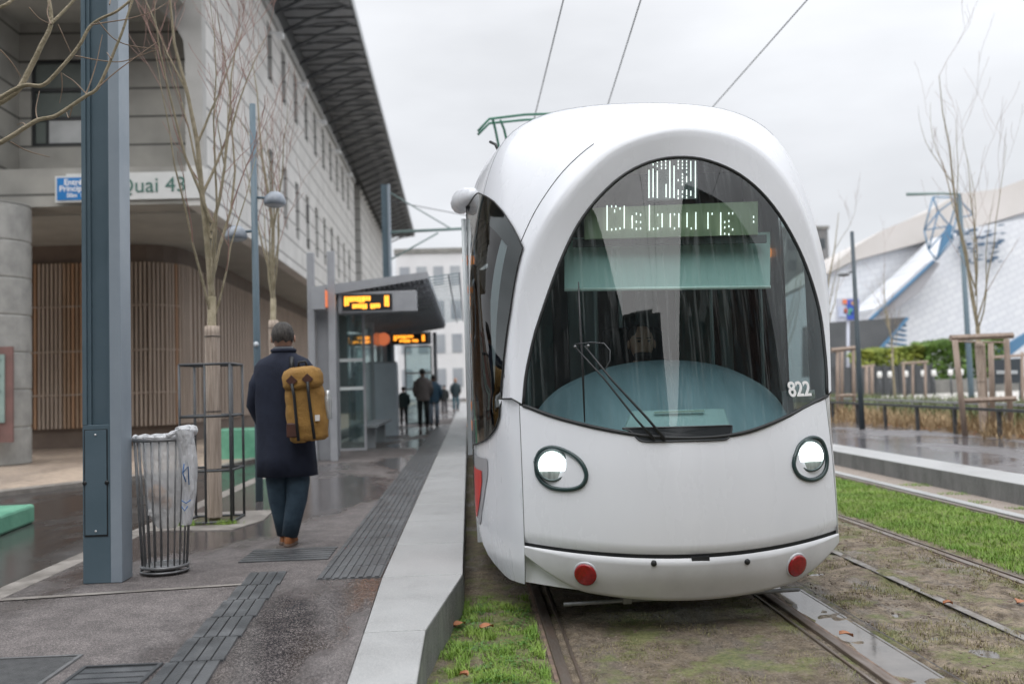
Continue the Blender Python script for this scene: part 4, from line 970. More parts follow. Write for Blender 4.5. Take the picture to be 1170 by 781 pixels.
# street lamp left with two heads
t = thing('street_lamp', (-2.34, 10.85, PZ), 'slender blue grey street lamp with two round heads beside the walking man', 'street lamp')
lx, ly = -2.34, 10.85
b = MB(); b.tube([(lx, ly, PZ), (lx, ly, 1.5), (lx - .01, ly, 4.68)], [.042, .040, .034], 12); b.build('pole', M_BLUEGREY, t)
b = MB(); c = at(297, 463 - 70, ly - .04); b.lathe((lx, ly - .04, c.z), [(0, 0), (.03, 0), (.03, .006), (0, .006)], 14, 'Y'); b.build('sticker', mat('pale_sticker', (.65, .7, .75)), t)
for c, dr in ((at(314, 229, ly), 1), (at(270, 268, ly), -1)):
    b = MB(); b.lathe(c + Vector((0, 0, -.03)), [(0, .13), (.05, .125), (.10, .085), (.125, .02), (.118, -.02), (.03, -.05), (0, -.05)], 20); h = b.build('lamp_head', mat('lamp_grey', (.22, .25, .29), (.28, .31, .35), 8, .35), t)
    b = MB(); b.lathe(c + Vector((0, 0, -.055)), [(.112, 0), (.07, -.02), (0, -.025)], 20); b.build('diffuser', mat('lamp_glass', (.5, .52, .55), rough=.2), h)
    b = MB(); b.tube([c + Vector((-dr * .1, 0, .03)), (lx, ly, c.z + .04)], .016, 8); b.build('arm', M_BLUEGREY, t)

# litter bin with bag
bx, by = -2.09, 6.72
t = thing('litter_bin', (bx, by, PZ), 'round litter bin of vertical steel bars with a white bag hanging out', 'litter bin')
b = MB(); n = 22
for k in range(n):
    a = 2 * math.pi * k / n; b.tube([(bx + .145 * math.cos(a), by + .145 * math.sin(a), PZ + .06), (bx + .19 * math.cos(a), by + .19 * math.sin(a), PZ + .90)], .0055, 6)
b.build('bars', M_STEEL, t)
for z, r, rr in ((.05, .15, .012), (.90, .195, .012), (.02, .155, .008)):
    b = MB(); b.tube([(bx + r * math.cos(a * math.pi / 18), by + r * math.sin(a * math.pi / 18), PZ + z) for a in range(37)], rr, 7, cap=False); b.build('rim', M_STEEL, t)
b = MB(); b.lathe((bx, by, PZ + .045), [(0, 0), (.14, 0), (.14, .01), (0, .01)], 22); b.build('bottom_plate', M_STEEL, t)
b = MB(); b.lathe((bx + .1, by - .09, PZ), [(.016, 0), (.016, .05), (0, .05)], 8); b.lathe((bx - .1, by + .05, PZ), [(.016, 0), (.016, .05), (0, .05)], 8); b.build('foot', M_DARKM, t)
def plastic(name, tint, tr=.35):
    m = bpy.data.materials.new(name); m.use_nodes = True; q = m.node_tree; q.nodes.clear(); n = q.nodes.new; l = q.links.new
    o = n('ShaderNodeOutputMaterial'); p = n('ShaderNodeBsdfPrincipled'); p.inputs['Base Color'].default_value = tuple(tint) + (1,); p.inputs['Roughness'].default_value = .3
    no_ = n('ShaderNodeTexNoise'); no_.inputs['Scale'].default_value = 9; no_.inputs['Detail'].default_value = 6
    bp = n('ShaderNodeBump'); bp.inputs['Strength'].default_value = .8; bp.inputs['Distance'].default_value = .04; l(no_.outputs['Fac'], bp.inputs['Height']); l(bp.outputs[0], p.inputs['Normal'])
    tt = n('ShaderNodeBsdfTransparent'); ms = n('ShaderNodeMixShader'); ms.inputs[0].default_value = tr; l(p.outputs[0], ms.inputs[1]); l(tt.outputs[0], ms.inputs[2]); l(ms.outputs[0], o.inputs[0]); return m
tb = thing('plastic_bag', (bx, by, PZ + .3), 'translucent white plastic bag lining the litter bin and drooping over its rim', 'bag')
b = MB(); rows = []
for i in range(16):
    z = .30 + .62 * i / 15; rr = interp(z, [.3, .4, .6, .92], [.06, .115, .14, .172]); rows.append([Vector((bx + rr * math.cos(a) * (1 + .09 * mnoise.noise(Vector((math.cos(a) * 3, math.sin(a) * 3, z * 4)))) + .02, by + rr * math.sin(a) * (1 + .1 * mnoise.noise(Vector((math.cos(a) * 3 + 5, math.sin(a) * 3, z * 4)))), PZ + z)) for a in [2 * math.pi * k / 40 for k in range(40)]])
b.quad_grid(rows, close=True); b.build('liner', plastic('thin_plastic', (.82, .83, .84), .45), tb)
b = MB(); rows = []   # fold over the rim and droop on the right, outside the bars
for i in range(24):
    s_ = i / 23; z = .95 - .62 * s_; w_ = interp(s_, [0, .15, .5, 1], [.10, .085, .075, .05]); cx_ = bx + .17 + .03 * math.sin(s_ * 3); cy_ = by - .10
    if s_ < .06: z = .96 - .02 * i
    rows.append([Vector((cx_ + w_ * .62 * math.cos(a) * (1 + .25 * mnoise.noise(Vector((a * 2, z * 7, 0)))), cy_ + w_ * math.sin(a) * (1 + .25 * mnoise.noise(Vector((a * 2, z * 7, 4)))), PZ + z)) for a in [2 * math.pi * k / 28 for k in range(28)]])
b.quad_grid(rows, close=True); b.build('overhang', plastic('bag_plastic', (.80, .81, .83), .22), tb)
b = MB()
for k in range(16):
    a = 2 * math.pi * k / 16; a2 = 2 * math.pi * (k + 1) / 16
    b.tube([Vector((bx + .19 * math.cos(q), by + .19 * math.sin(q), PZ + .915 + .02 * mnoise.noise(Vector((q * 4, 1, 1))) + (.035 if math.cos(q) > .5 else 0))) for q in (a, (a + a2) / 2, a2)], [.016 + (.02 if math.cos(a) > .4 else 0)] * 3, 8)
b.build('rolled_edge', plastic('bag_plastic2', (.82, .83, .85), .1), tb)
for pl in (((.20, .74), (.19, .68), (.21, .62)), ((.19, .68), (.225, .72), (.23, .60)), ((.18, .5), (.21, .48), (.24, .5)), ((.18, .46), (.2, .43), (.22, .46))):
    b = MB(); b.tube([Vector((bx + x_ - .01, by - .185, PZ + z_)) for x_, z_ in pl], .004, 5); b.build('blue_print', mat('blue_print', (.08, .2, .45)), tb)
rub = thing('rubbish', (bx - .01, by - .02, PZ + .38), 'crumpled brown and white paper rubbish inside the litter bin', 'rubbish')
for (dx, dz_, r_, m_) in ((-.04, .42, .05, mat('white_paper', (.75, .75, .74))), (-.03, .53, .06, mat('brown_paper', (.42, .24, .13))), (.03, .47, .045, mat('brown_paper', (.42, .24, .13)))):
    b = MB(); rows = []
    for i in range(9):
        th = math.pi * i / 8; rows.append([Vector((bx + dx, by - .05, PZ + dz_)) + Vector((math.sin(th) * math.cos(a), math.sin(th) * math.sin(a), math.cos(th))) * r_ * (1 + .3 * mnoise.noise(Vector((a, th * 3, dx * 50)))) for a in [2 * math.pi * k / 14 for k in range(14)]])
    b.quad_grid(rows, close=True, smooth=False); b.build('paper', m_, rub)

# tree pit and tree guard
slab('tree_pit_border', [(-3.0 + .14, 8.75), (-2.1, 8.62), (-1.95, 9.2), (-2.0, 9.95), (-2.86, 9.95)], .2, PZ + .006, M_STONE)
sheet('tree_pit_soil', [(-2.62, 8.98), (-2.2, 8.98), (-2.2, 9.56), (-2.62, 9.56)], PZ + .012, mat('pit_soil', (.07, .06, .04), (.12, .11, .06), 20, .9, bump=.8))
t = thing('tree_guard', (-2.42, 9.27, PZ), 'square cage of thin grey steel bars around the wrapped tree', 'tree guard')
b = MB(); gx0, gx1, gy0, gy1 = -2.66, -2.2, 9.02, 9.52
for x in (gx0, gx1):
    for y in (gy0, gy1): b.tube([(x, y, PZ), (x, y, 1.70)], .013, 6)
b.tube([(-2.43, gy0, PZ), (-2.43, gy0, 1.70)], .012, 6); b.tube([(-2.3, gy1, PZ), (-2.3, gy1, 1.70)], .010, 6)
for z in (PZ + .02, .72, 1.22, 1.70): b.tube([(gx0, gy0, z), (gx1, gy0, z), (gx1, gy1, z), (gx0, gy1, z), (gx0, gy0, z)], .014 if z != .72 else .012, 6)
b.build('bars', M_DARKM, t)

# ------------------------------------------------------------------ bare trees
def bare_tree(name, base, h_fork, top, label, seed, wrap=True, nl=8, spread=.5, rt=.06, group='bare street trees', lean=0, twig=M_TWIG, dens=1.0, lichen=True):
    rnd = random.Random(seed); t = thing('tree', base, label, 'tree', group); B = Vector(base)
    tr = MB(); tp = B + Vector((lean, 0, h_fork))
    tr.tube([B, B.lerp(tp, .33) + Vector((.01, 0, 0)), B.lerp(tp, .66) - Vector((.012, 0, 0)), tp], [rt, rt * .93, rt * .86, rt * .8], 10); tr.build('trunk', M_BARKL if lichen else M_BARK, t)
    if wrap:
        b = MB(); rows = []; z0, z1 = .04, h_fork - .28
        for i in range(30):
            z = z0 + (z1 - z0) * i / 29; c = B.lerp(tp, z / h_fork)
            rows.append([Vector((c.x, c.y, B.z + z)) + Vector((math.cos(a), math.sin(a), 0)) * (rt + .016 + .004 * math.cos(a * 9) + (.006 * mnoise.noise(Vector((a, z * 3, seed))))) for a in [2 * math.pi * k / 36 for k in range(36)]])
        rows.append([Vector((tp.x, tp.y, B.z + z1)) + Vector((math.cos(a), math.sin(a), 0)) * rt * .8 for a in [2 * math.pi * k / 36 for k in range(36)]])
        b.quad_grid(rows, close=True); wr = b.build('trunk_wrap', M_REED, t)
        b = MB()
        for z in [z1 - .1] + [z0 + (z1 - z0) * q for q in (.25, .55)]:
            c = B.lerp(tp, z / h_fork); b.tube([Vector((c.x, c.y, B.z + z)) + Vector((math.cos(a), math.sin(a), 0)) * (rt + .022) for a in [2 * math.pi * k / 20 for k in range(21)]], .004, 4, cap=False)
        b.build('tie', M_BLACK, wr)
    cr_ = MB(); tw = MB()
    def limb(p, d, L_, r, lev):
        n = 7; pts = [p]; rs = [r]; q = p.copy(); dd = d.normalized()
        for i in range(n):
            dd = (dd + Vector((rnd.uniform(-.16, .16), rnd.uniform(-.16, .16), .13 if lev < 2 else .08))).normalized(); q = q + dd * L_ / n; pts.append(q); rs.append(max(.0022, r * (1 - .82 * (i + 1) / n)))
        (cr_ if r > .008 else tw).tube(pts, rs, 6 if r > .012 else 4, cap=False)
        if lev < 3:
            for i in range(2, n + 1):
                for _ in range(1 if rnd.random() < (.6 * dens if lev else .85 * dens) else 0):
                    a = rnd.uniform(0, 6.28); side = Vector((math.cos(a), math.sin(a), rnd.uniform(.2, .9)))
                    limb(pts[i], (dd * .9 + side * .8), L_ * rnd.uniform(.3, .55), rs[i] * .62, lev + 1)
    L0 = top - h_fork
    limb(tp, Vector((0, 0, 1)), L0, rt * .68, 0)
    for k in range(nl):
        a = 2 * math.pi * k / nl + rnd.uniform(-.3, .3); zz = rnd.uniform(-.28, .75)
        limb(tp + Vector((0, 0, zz)) if zz < 0 else tp + Vector((0, 0, zz)), Vector((math.cos(a) * spread * rnd.uniform(.8, 1.3), math.sin(a) * spread * rnd.uniform(.8, 1.3), 1)), (L0 - max(0, zz)) * rnd.uniform(.5, .85), rt * rnd.uniform(.22, .36), 1)
    c_ = cr_.build('crown', M_BARKL if lichen else M_BARK, t, recalc=False); tw.build('twigs', twig, c_, recalc=False)
    return t
M_TWR = mat('reddish_twig', (.36, .22, .19), (.28, .17, .14), 30, .8)
bare_tree('tree', (-2.42, 9.28, PZ), 2.12, 5.6, 'bare young tree with pale wrapped trunk standing inside the cage', 3, True, 8, .25, .05, twig=M_TWR, dens=1.05)
bare_tree('tree', (-2.5, 12.6, PZ), 2.4, 5.6, 'bare young tree behind the walking man, between lamp and shelter', 12, True, 6, .24, .045, twig=M_TWR, dens=.9)
bare_tree('tree', (9.62, 17.7, PZ), 2.0, 6.9, 'tall bare tree rising from the nearest stake frame on the right', 21, True, 7, .26, .05, dens=.75)
bare_tree('tree', (9.9, 26.2, PZ), 1.9, 5.8, 'bare tree beside the tram window edge, behind the thin right lamp', 33, False, 7, .35, .06, dens=.8)
bare_tree('tree', (15.5, 34.5, PZ), 1.9, 5.2, 'slim bare tree in the small middle stake frame', 41, False, 6, .3, .05, dens=.7)
bare_tree('tree', (14.0, 42, PZ), 2.2, 9.0, 'distant bare tree just right of the tram, before the grey blocks', 45, False, 9, .4, .08, dens=.9)
bare_tree('tree', (16.5, 24.5, PZ), 2.2, 6.3, 'bare tree at the far right edge of the photo', 52, False, 8, .4, .06, dens=.7)
# foreground tree whose boughs come in at the top left
ft = thing('tree', (-3.75, 5.9, .1), 'bare tree with long boughs reaching in at the top left corner', 'tree')
b = MB(); b.tube([(-3.75, 5.9, .1), (-3.78, 5.9, 1.5), (-3.72, 5.85, 2.6), at(-60, 150, 5.7), at(-30, 110, 5.6)], [.11, .10, .085, .06, .03], 12); b.build('trunk', M_BARKL, ft)
b = MB()
def bough(px, r0, r1, dy=0, dst=None):
    n = len(px); pts = cmr([at(x, y_, 5.6 + dy + .12 * i / n) for i, (x, y_) in enumerate(px)], n * 5)
    m_ = len(pts); (dst or b).tube([p + Vector((0, 0, .006 * mnoise.noise(p * 9))) for p in pts], [r0 + (r1 - r0) * i / (m_ - 1) for i in range(m_)], 7, cap=False)
bough([(-60, 148), (-20, 127), (0, 117), (20, 103), (32, 83), (47, 53), (58, 28), (56, 0), (52, -25)], .022, .010)
bough([(58, 28), (72, 14), (88, -4)], .010, .008)
bough([(-20, 118), (0, 112), (27, 98), (50, 97), (70, 77), (90, 53), (105, 28), (133, 13), (155, -4)], .014, .007, -.05)
bough([(-60, 152), (-20, 172), (0, 163), (30, 145), (43, 137), (63, 133), (83, 120), (100, 108), (112, 100), (127, 67), (140, 35), (153, -4)], .016, .006, -.1)
bough([(-30, 20), (0, 8), (14, 0), (25, -12)], .012, .008)
b.build('bough', M_BARKL, ft)
b2 = MB()
for pl in ([(105, 28), (145, 22), (175, 12), (191, 3)], [(112, 100), (135, 80), (160, 62), (181, 47)], [(66, 28), (74, 45), (81, 60)], [(33, 9), (44, 20), (56, 27)], [(12, 162), (28, 171), (57, 179)],
           [(70, 83), (71, 100), (68, 118)], [(100, 108), (84, 92), (72, 84)], [(43, 137), (41, 125), (45, 104)], [(97, 110), (108, 80), (117, 40)], [(86, 64), (110, 68), (140, 70), (178, 57)], [(83, 120), (79, 134), (76, 128)], [(0, 57), (12, 70), (24, 88)], [(112, 24), (130, 44), (150, 52), (180, 56)], [(58, 28), (54, 12), (60, -4)], [(127, 67), (122, 60)], [(125, 5), (128, -6)], [(30, 145), (26, 140), (20, 142)]):
    bough(pl, .0042, .0022, -.03, b2)
b2.build('twigs', mat('twig_pale', (.30, .23, .17), (.22, .16, .12), 20, .8), ft)

# ------------------------------------------------------------------ left building
th_ = .0135
BO = Vector((-5.36, 20, 0))
def bp_(x, y, z): return Vector((BO.x + x - th_ * y, BO.y + y, z))     # building coordinates: x out of facade, y along
def bbox(b, x0, x1, y0, y1, z0, z1):
    pts = [bp_(x0, y0, z0), bp_(x1, y0, z0), bp_(x1, y1, z0), bp_(x0, y1, z0)]; b.prism(pts, (0, 0, z1 - z0)); return b
def facade_mat(name, c, c2, joint, jz=.62, jy=1.24, wid=.05):
    m = bpy.data.materials.new(name); m.use_nodes = True; t = m.node_tree; b = t.nodes['Principled BSDF']; n = t.nodes.new; l = t.links.new
    g = n('ShaderNodeNewGeometry'); s = n('ShaderNodeSeparateXYZ'); l(g.outputs['Position'], s.inputs[0])
    def mth(op, a, v):
        q = n('ShaderNodeMath'); q.operation = op
        for i, x in enumerate((a, v)):
            if isinstance(x, (int, float)): q.inputs[i].default_value = x
            else: l(x, q.inputs[i])
        return q.outputs[0]
    row = mth('DIVIDE', s.outputs['Z'], jz); fz = mth('FRACT', row, 0); jm = mth('LESS_THAN', fz, wid / jz)
    ro = mth('MULTIPLY', mth('FLOOR', row, 0), .5); along = mth('ADD', s.outputs['Y'], s.outputs['X']) if name.endswith('front') else s.outputs['Y']
    fy = mth('FRACT', mth('ADD', mth('DIVIDE', along, jy), ro), 0); jn = mth('MULTIPLY', mth('LESS_THAN', fy, .5 * wid / jy), .8)
    j = mth('MAXIMUM', jm, jn)
    no_ = n('ShaderNodeTexNoise'); no_.inputs['Scale'].default_value = .9; no_.inputs['Detail'].default_value = 9; l(g.outputs['Position'], no_.inputs['Vector'])
    r_ = n('ShaderNodeMapRange'); r_.inputs['From Min'].default_value = .35; r_.inputs['From Max'].default_value = .65; l(no_.outputs['Fac'], r_.inputs[0])
    mx = n('ShaderNodeMix'); mx.data_type = 'RGBA'; l(r_.outputs[0], mx.inputs['Factor']); mx.inputs['A'].default_value = tuple(c) + (1,); mx.inputs['B'].default_value = tuple(c2) + (1,)
    m2 = n('ShaderNodeMix'); m2.data_type = 'RGBA'; l(j, m2.inputs['Factor']); l(mx.outputs['Result'], m2.inputs['A']); m2.inputs['B'].default_value = tuple(joint) + (1,)
    l(m2.outputs['Result'], b.inputs['Base Color']); b.inputs['Roughness'].default_value = .8
    bu = n('ShaderNodeBump'); bu.inputs['Strength'].default_value = .6; bu.inputs['Distance'].default_value = .02; bu.invert = True; l(j, bu.inputs['Height']); l(bu.outputs[0], b.inputs['Normal']); return m
M_FAC = facade_mat('pale_panel_facade', (.66, .65, .63), (.56, .55, .53), (.20, .195, .19))
M_FRONT = facade_mat('concrete_block_front', (.36, .35, .32), (.24, .235, .215), (.10, .098, .09), .62, 30)
bld = thing('office_building', BO, 'long pale panelled building with a deep dark roof overhang on the left', 'building')
WT = 12.55; FB = 5.32; YE = 31
# facade with real window openings, built as strips between the openings
up_y = [7.6 + 2.27 * i for i in range(10)]   # window centre along facade
lo_y = [5.3 + 2.27 * i for i in range(11)]
zu0, zu1 = 10.35, 12.05; zl0, zl1 = 6.45, 8.35
def facade():
    b = MB(); t_ = .35
    bbox(b, -t_, 0, 0, YE, FB, zl0); bbox(b, -t_, 0, 0, YE, zl1, zu0); bbox(b, -t_, 0, 0, YE, zu1, WT)
    for ys_, z0, z1, hw in ((up_y, zu0, zu1, .36), (lo_y, zl0, zl1, .36)):
        prev = 0
        for c in ys_:
            bbox(b, -t_, 0, prev, c - hw, z0, z1); prev = c + hw
        bbox(b, -t_, 0, prev, YE, z0, z1)
    return b.build('facade', M_FAC, bld)
facade()
M_WFR = mat('window_frame_dark', (.05, .055, .06)); M_WGL = mat('window_glass', (.05, .06, .065), (.09, .10, .105), .6, .08)
for ys_, z0, z1 in ((up_y, zu0, zu1), (lo_y, zl0, zl1)):
    for c in ys_:
        b = MB(); bbox(b, -.28, -.2, c - .36, c - .32, z0, z1); bbox(b, -.28, -.2, c + .32, c + .36, z0, z1); bbox(b, -.28, -.2, c - .32, c + .32, (z0 + z1) / 2 - .03, (z0 + z1) / 2 + .03)
        wn = b.build('window', M_WFR, bld)
        b = MB(); bbox(b, -.30, -.285, c - .36, c + .36, z0, z1); b.build('pane', M_WGL, wn)
b = MB(); bbox(b, .0, .10, 0, YE, WT - .28, WT); b.build('cornice', mat('cornice', (.34, .34, .335), (.28, .28, .275), 3, .7), bld)
# spot lamps on the facade
for i in (0, 2, 4, 6, 8):
    b = MB(); c = up_y[i] - .55; bbox(b, .1, .45, c - .03, c + .03, 11.55, 11.6); bbox(b, .3, .5, c - .12, c + .12, 11.42, 11.55); b.build('facade_lamp', mat('white_fitting', (.75, .76, .77)), bld)
# roof overhang with ribs
ov = 2.2; RZ = 13.35; Y1 = 56
b = MB(); pts = [bp_(-14, -3, RZ + .5), bp_(ov, -3, RZ + .12), bp_(ov, Y1, RZ + .12), bp_(-14, Y1, RZ + .5)]; b.prism(pts, (0, 0, .12)); b.build('roof', mat('roof_grey', (.13, .135, .14), (.10, .105, .11), 2, .7), bld)
rf = [c for c in bld.children if c.name.startswith('roof')][0]
b = MB(); bbox(b, ov, ov + .05, -3, Y1, RZ + .0, RZ + .3); b.build('eave_edge', mat('eave_edge', (.42, .44, .46), rough=.4), rf)
b = MB(); i = 0; yy = -2.5
M_RIB = mat('eave_rib', (.065, .07, .078), (.09, .095, .10), 3, .6)
while yy < Y1:
    p0 = bp_(.05, yy, WT - .05); p1 = bp_(ov * .45, yy, WT + .42); p2 = bp_(ov - .02, yy, RZ + .03)
    b.tube([p0, p1, p2], .045, 6); p3 = bp_(ov - .02, yy + 1.5, RZ + .05); b.tube([p0, bp_(ov * .45, yy + .75, WT + .5), p3], .028, 5)
    yy += 1.5
b.build('rib', M_RIB, rf)
b = MB(); yy = -3
while yy < Y1: bbox(b, .0, ov - .03, yy + .05, yy + .62, RZ - .02, RZ + .02); yy += .75
b.build('soffit_slats', mat('soffit_slat', (.24, .25, .265), (.20, .205, .215), 2, .6), rf)
b = MB(); bbox(b, -.34, -.02, 0, YE, WT, RZ + .3); b.build('clerestory', mat('clerestory', (.10, .105, .11), rough=.4), bld)
# end bay: recessed dark section then pale stair tower
b = MB(); bbox(b, -1.2, -.5, YE, YE + 4.5, 0, RZ); b.build('recessed_bay', mat('recess_grey', (.11, .125, .135), (.15, .165, .175), 2, .4), bld)
b = MB(); bbox(b, -1.0, -.1, YE + 4.5, YE + 24, .1, RZ - .2); b.build('end_wall', M_FAC, bld)
# front (towards the camera)
b = MB()
def fx(x0, x1, y0, y1, z0, z1, dst): dst.bb(x0, x1, y0, y1, z0, z1)
fx(-16, -5.71, 20.0, 20.9, 5.36, 6.15, b); b.build('lower_beam', M_FRONT, bld)
b = MB()
wx0, wx1, wz0, wz1 = -9.25, -7.85, 6.85, 8.75
fx(-16, wx0, 20.9, 21.2, 6.15, 10.4, b); fx(wx1, -5.715, 20.9, 21.2, 6.15, 10.4, b); fx(wx0, wx1, 20.9, 21.2, 6.15, wz0, b); fx(wx0, wx1, 20.9, 21.2, wz1, 10.4, b)
b.build('front_wall', M_FRONT, bld)
b = MB(); fx(-16, -9.5, 20.0, 20.895, 6.15, 10.4, b); b.build('side_pier', M_FRONT, bld)
b = MB(); f = .07; y0, y1 = 20.93, 21.0
for q in ((wx0, wx1, wz0, wz0 + f), (wx0, wx1, wz1 - f, wz1), (wx0, wx0 + f, wz0 + f, wz1 - f), (wx1 - f, wx1, wz0 + f, wz1 - f), (wx0 + f, wx1 - f, 7.42, 7.50), (wx0 + f, wx1 - f, 8.05, 8.13), (wx0 + .3, wx0 + .36, wz0 + f, 7.42)): fx(q[0], q[1], y0, y1, q[2], q[3], b)
wn = b.build('window', M_BLACK, bld)
b = MB(); fx(wx0 + f, wx1 - f, 20.97, 20.985, wz0 + f, wz1 - f, b); b.build('pane', mat('dull_pane', (.12, .14, .13), (.16, .18, .165), 1.5, .15), wn)
b = MB(); fx(wx0 + .36, wx1 - f, 20.945, 20.96, wz0 + f, 7.42, b); b.build('blind', mat('white_blind', (.45, .46, .46), (.36, .37, .37), 2, .4), wn)
b = MB(); fx(-16, -5.71, 19.2, 20.9, 9.55, 9.8, b); b.build('front_ceiling', M_CONCD, bld)
# arched bracket at the corner
b = MB(); pl = [Vector((-5.355, 19.995, 6.15)), Vector((-5.355, 19.995, 12.5)), Vector((-7.4, 19.995, 12.5)), Vector((-7.4, 19.995, 9.75)), Vector((-6.8, 19.995, 9.72)), Vector((-6.3, 19.995, 9.55)), Vector((-5.95, 19.995, 9.2)), Vector((-5.74, 19.995, 8.8)), Vector((-5.70, 19.995, 8.3)), Vector((-5.70, 19.995, 6.15))]
b.prism(pl, (0, .3, 0)); b.build('corner_frame', mat('pale_concrete', (.45, .445, .43), (.38, .375, .36), 2, .8), bld)
# soffit and recessed ground floor
b = MB(); fx(-16, -5.72, 20.9, 60, FB + .02, FB + .12, b); b.build('soffit', M_CONCD, bld)
gf = MB()
path = [(-16, 25.0), (-12, 25.0), (-8.6, 25.0), (-8.15, 25.1), (-7.8, 25.35), (-7.55, 25.75), (-7.45, 26.3), (-7.46, 30), (-7.7, 50)]
def along(path, step, off=0):
    out = []; carry = 0
    for (x0, y0), (x1, y1) in zip(path, path[1:]):
        L_ = math.hypot(x1 - x0, y1 - y0); s_ = carry
        while s_ < L_: out.append((x0 + (x1 - x0) * s_ / L_, y0 + (y1 - y0) * s_ / L_, math.atan2(y1 - y0, x1 - x0))); s_ += step
        carry = s_ - L_
    return out
gf.quad_grid([[(x - .08, y + .1, z) for x, y in path] for z in (.1, FB + .02)], smooth=False)
gf.build('ground_floor_wall', mat('dark_backing', (.13, .098, .078), (.17, .13, .105), 2, .7), bld)
M_SL = [mat('wood_slat', (.48, .34, .24), (.30, .205, .14), 3, .75, stretch=(6, 6, .25)), mat('grey_wood_slat', (.52, .43, .36), (.37, .30, .25), 3, .75, stretch=(6, 6, .25)), mat('orange_wood_slat', (.50, .31, .19), (.40, .24, .15), 3, .7, stretch=(6, 6, .25))]
sls = [MB(), MB(), MB()]; rnd = random.Random(5)
for (x, y, a) in along(path[:7], .105):
    n_ = mnoise.noise(Vector((x * .8, y * .8, 2))); k = 1 if n_ > .2 or x > -8.3 else 0
    if rnd.random() < .08: k = 2
    sls[k].box((x, y, 2.76), (.055, .10, 4.2), a)
for (x, y, a) in along(path[6:], .42):
    sls[1].box((x, y, 2.76), (.20, .05, 4.2), a); sls[2].box((x - .03, y + .2, 3.0), (.07, .04, 3.4), a)
for q, m_ in zip(sls, M_SL): q.build('slat_screen', m_, bld)
b = MB()
for z in (1.5, 2.6, 3.75):
    for (x0, y0), (x1, y1) in zip(path[:6], path[1:7]): b.tube([(x0, y0 - .06, z), (x1, y1 - .06, z)], .02, 4)
b.build('slat_rail', M_SL[1], bld)
# round column with noticeboard
t = thing('column', (-9.55, 19.75, .15), 'round concrete column of stacked drums at the left edge', 'column')
b = MB(); prof = []; z = .15
while z < 5.34: prof += [(.73, z), (.75, z + .02), (.75, min(z + .70, 5.33)), (.73, min(z + .72, 5.35))]; z += .74
b.lathe((-9.55, 19.75, 0), prof, 40, smooth=False); b.build('drum_stack', mat('drum_concrete', (.42, .415, .395), (.30, .298, .285), 3, .8, bump=.3, bscale=20), t)
nb = thing('notice_board', (-9.3, 18.86, .9), 'reddish framed notice board with pale green sheets on the round column', 'notice board')
b = MB(); b.bb(-9.9, -8.72, 18.9, 18.96, .62, 2.45); b.build('frame', mat('dusty_red', (.22, .12, .11), (.17, .1, .09), 4, .7), nb)
b = MB(); b.bb(-9.35, -8.86, 18.87, 18.899, 1.0, 2.3); b.build('sheet', mat('pale_green_sheet', (.30, .40, .37), (.24, .33, .31), 4, .3), nb)
b = MB(); b.bb(-9.3, -8.98, 18.87, 18.899, .68, .92); b.build('sheet', mat('green_sheet', (.15, .26, .26)), nb)
b = MB()
for i in range(7): b.bb(-9.3, -8.92 - .05 * (i % 3), 18.862, 18.8695, 2.18 - .1 * i, 2.205 - .1 * i)
b.build('printed_lines', mat('print_grey', (.12, .18, .17)), nb)
# name board and blue sign
sg = thing('building_sign', (-6.9, 19.98, 5.75), 'long white name board reading Quai 43 above the entrance', 'sign')
b = MB(); b.bb(-8.13, -5.4, 19.95, 19.99, 5.46, 6.02); b.build('board', mat('white_board', (.66, .67, .66), (.6, .61, .6), 3, .5), sg)
Ms = Matrix.Translation(at(173, 212, 19.94)) @ Matrix.Rotation(R(90), 4, 'X')
text_mesh('lettering', 'Quai 43', .44, mat('green_letters', (.05, .15, .12)), sg, Ms)
sb = thing('entrance_sign', (-7.9, 19.9, 5.75), 'small blue sign with white words Entrée Principale beside the steel mast', 'sign')
c = at(85, 216, 19.88)
b = MB(); b.box(c, (.76, .03, .54)); b.build('border', mat('white_board', (.66, .67, .66)), sb)
b = MB(); b.box(c + Vector((0, -.02, 0)), (.68, .02, .46)); b.build('panel', mat('sign_blue', (.02, .20, .52), (.02, .17, .45), 3, .4), sb)
for txt, dz_, sz in (('Entrée', .13, .17), ('Principale', .0, .165), ('50m  >', -.14, .12)):
    text_mesh('words', txt, sz, mat('white_letters', (.85, .85, .85)), sb, Matrix.Translation(c + Vector((.03, -.034, dz_))) @ Matrix.Rotation(R(90), 4, 'X'), bold=True)

# green concrete blocks
M_GRN = mat('green_paint', (.17, .42, .29), (.10, .30, .20), 2.5, .45, bump=.2, bscale=20)
t = thing('concrete_block', (-5.4, 9.9, .1), 'low green painted concrete block with black stains on the wet road', 'block')
b = MB(); b.prism([(-6.6, 9.35, .1), (-4.62, 9.75, .1), (-4.72, 10.75, .1), (-6.8, 10.5, .1)], (0, 0, .2)); b.build('block', M_GRN, t, bevel=.03)
b = MB(); rnd = random.Random(9)
for i in range(46):
    f = i / 46; x = -6.6 + 1.98 * f; y = 9.35 + .4 * f; b.poly([(x, y - .003, .29), (x + .04, y + .005, .29), (x + .035, y + .004, .29 - rnd.uniform(.03, .13)), (x + .01, y - .001, .29 - rnd.uniform(.03, .13))])
b.build('black_stain', mat('black_stain', (.02, .03, .02)), t)
t = thing('concrete_block', (-4.6, 20.0, .15), 'stepped green painted concrete block behind the caged tree', 'block')
b = MB(); b.bb(-4.95, -4.05, 19.0, 19.8, .1, .72); b.bb(-4.35, -3.95, 19.85, 20.6, .1, 1.35); b.build('block', M_GRN, t, bevel=.02)

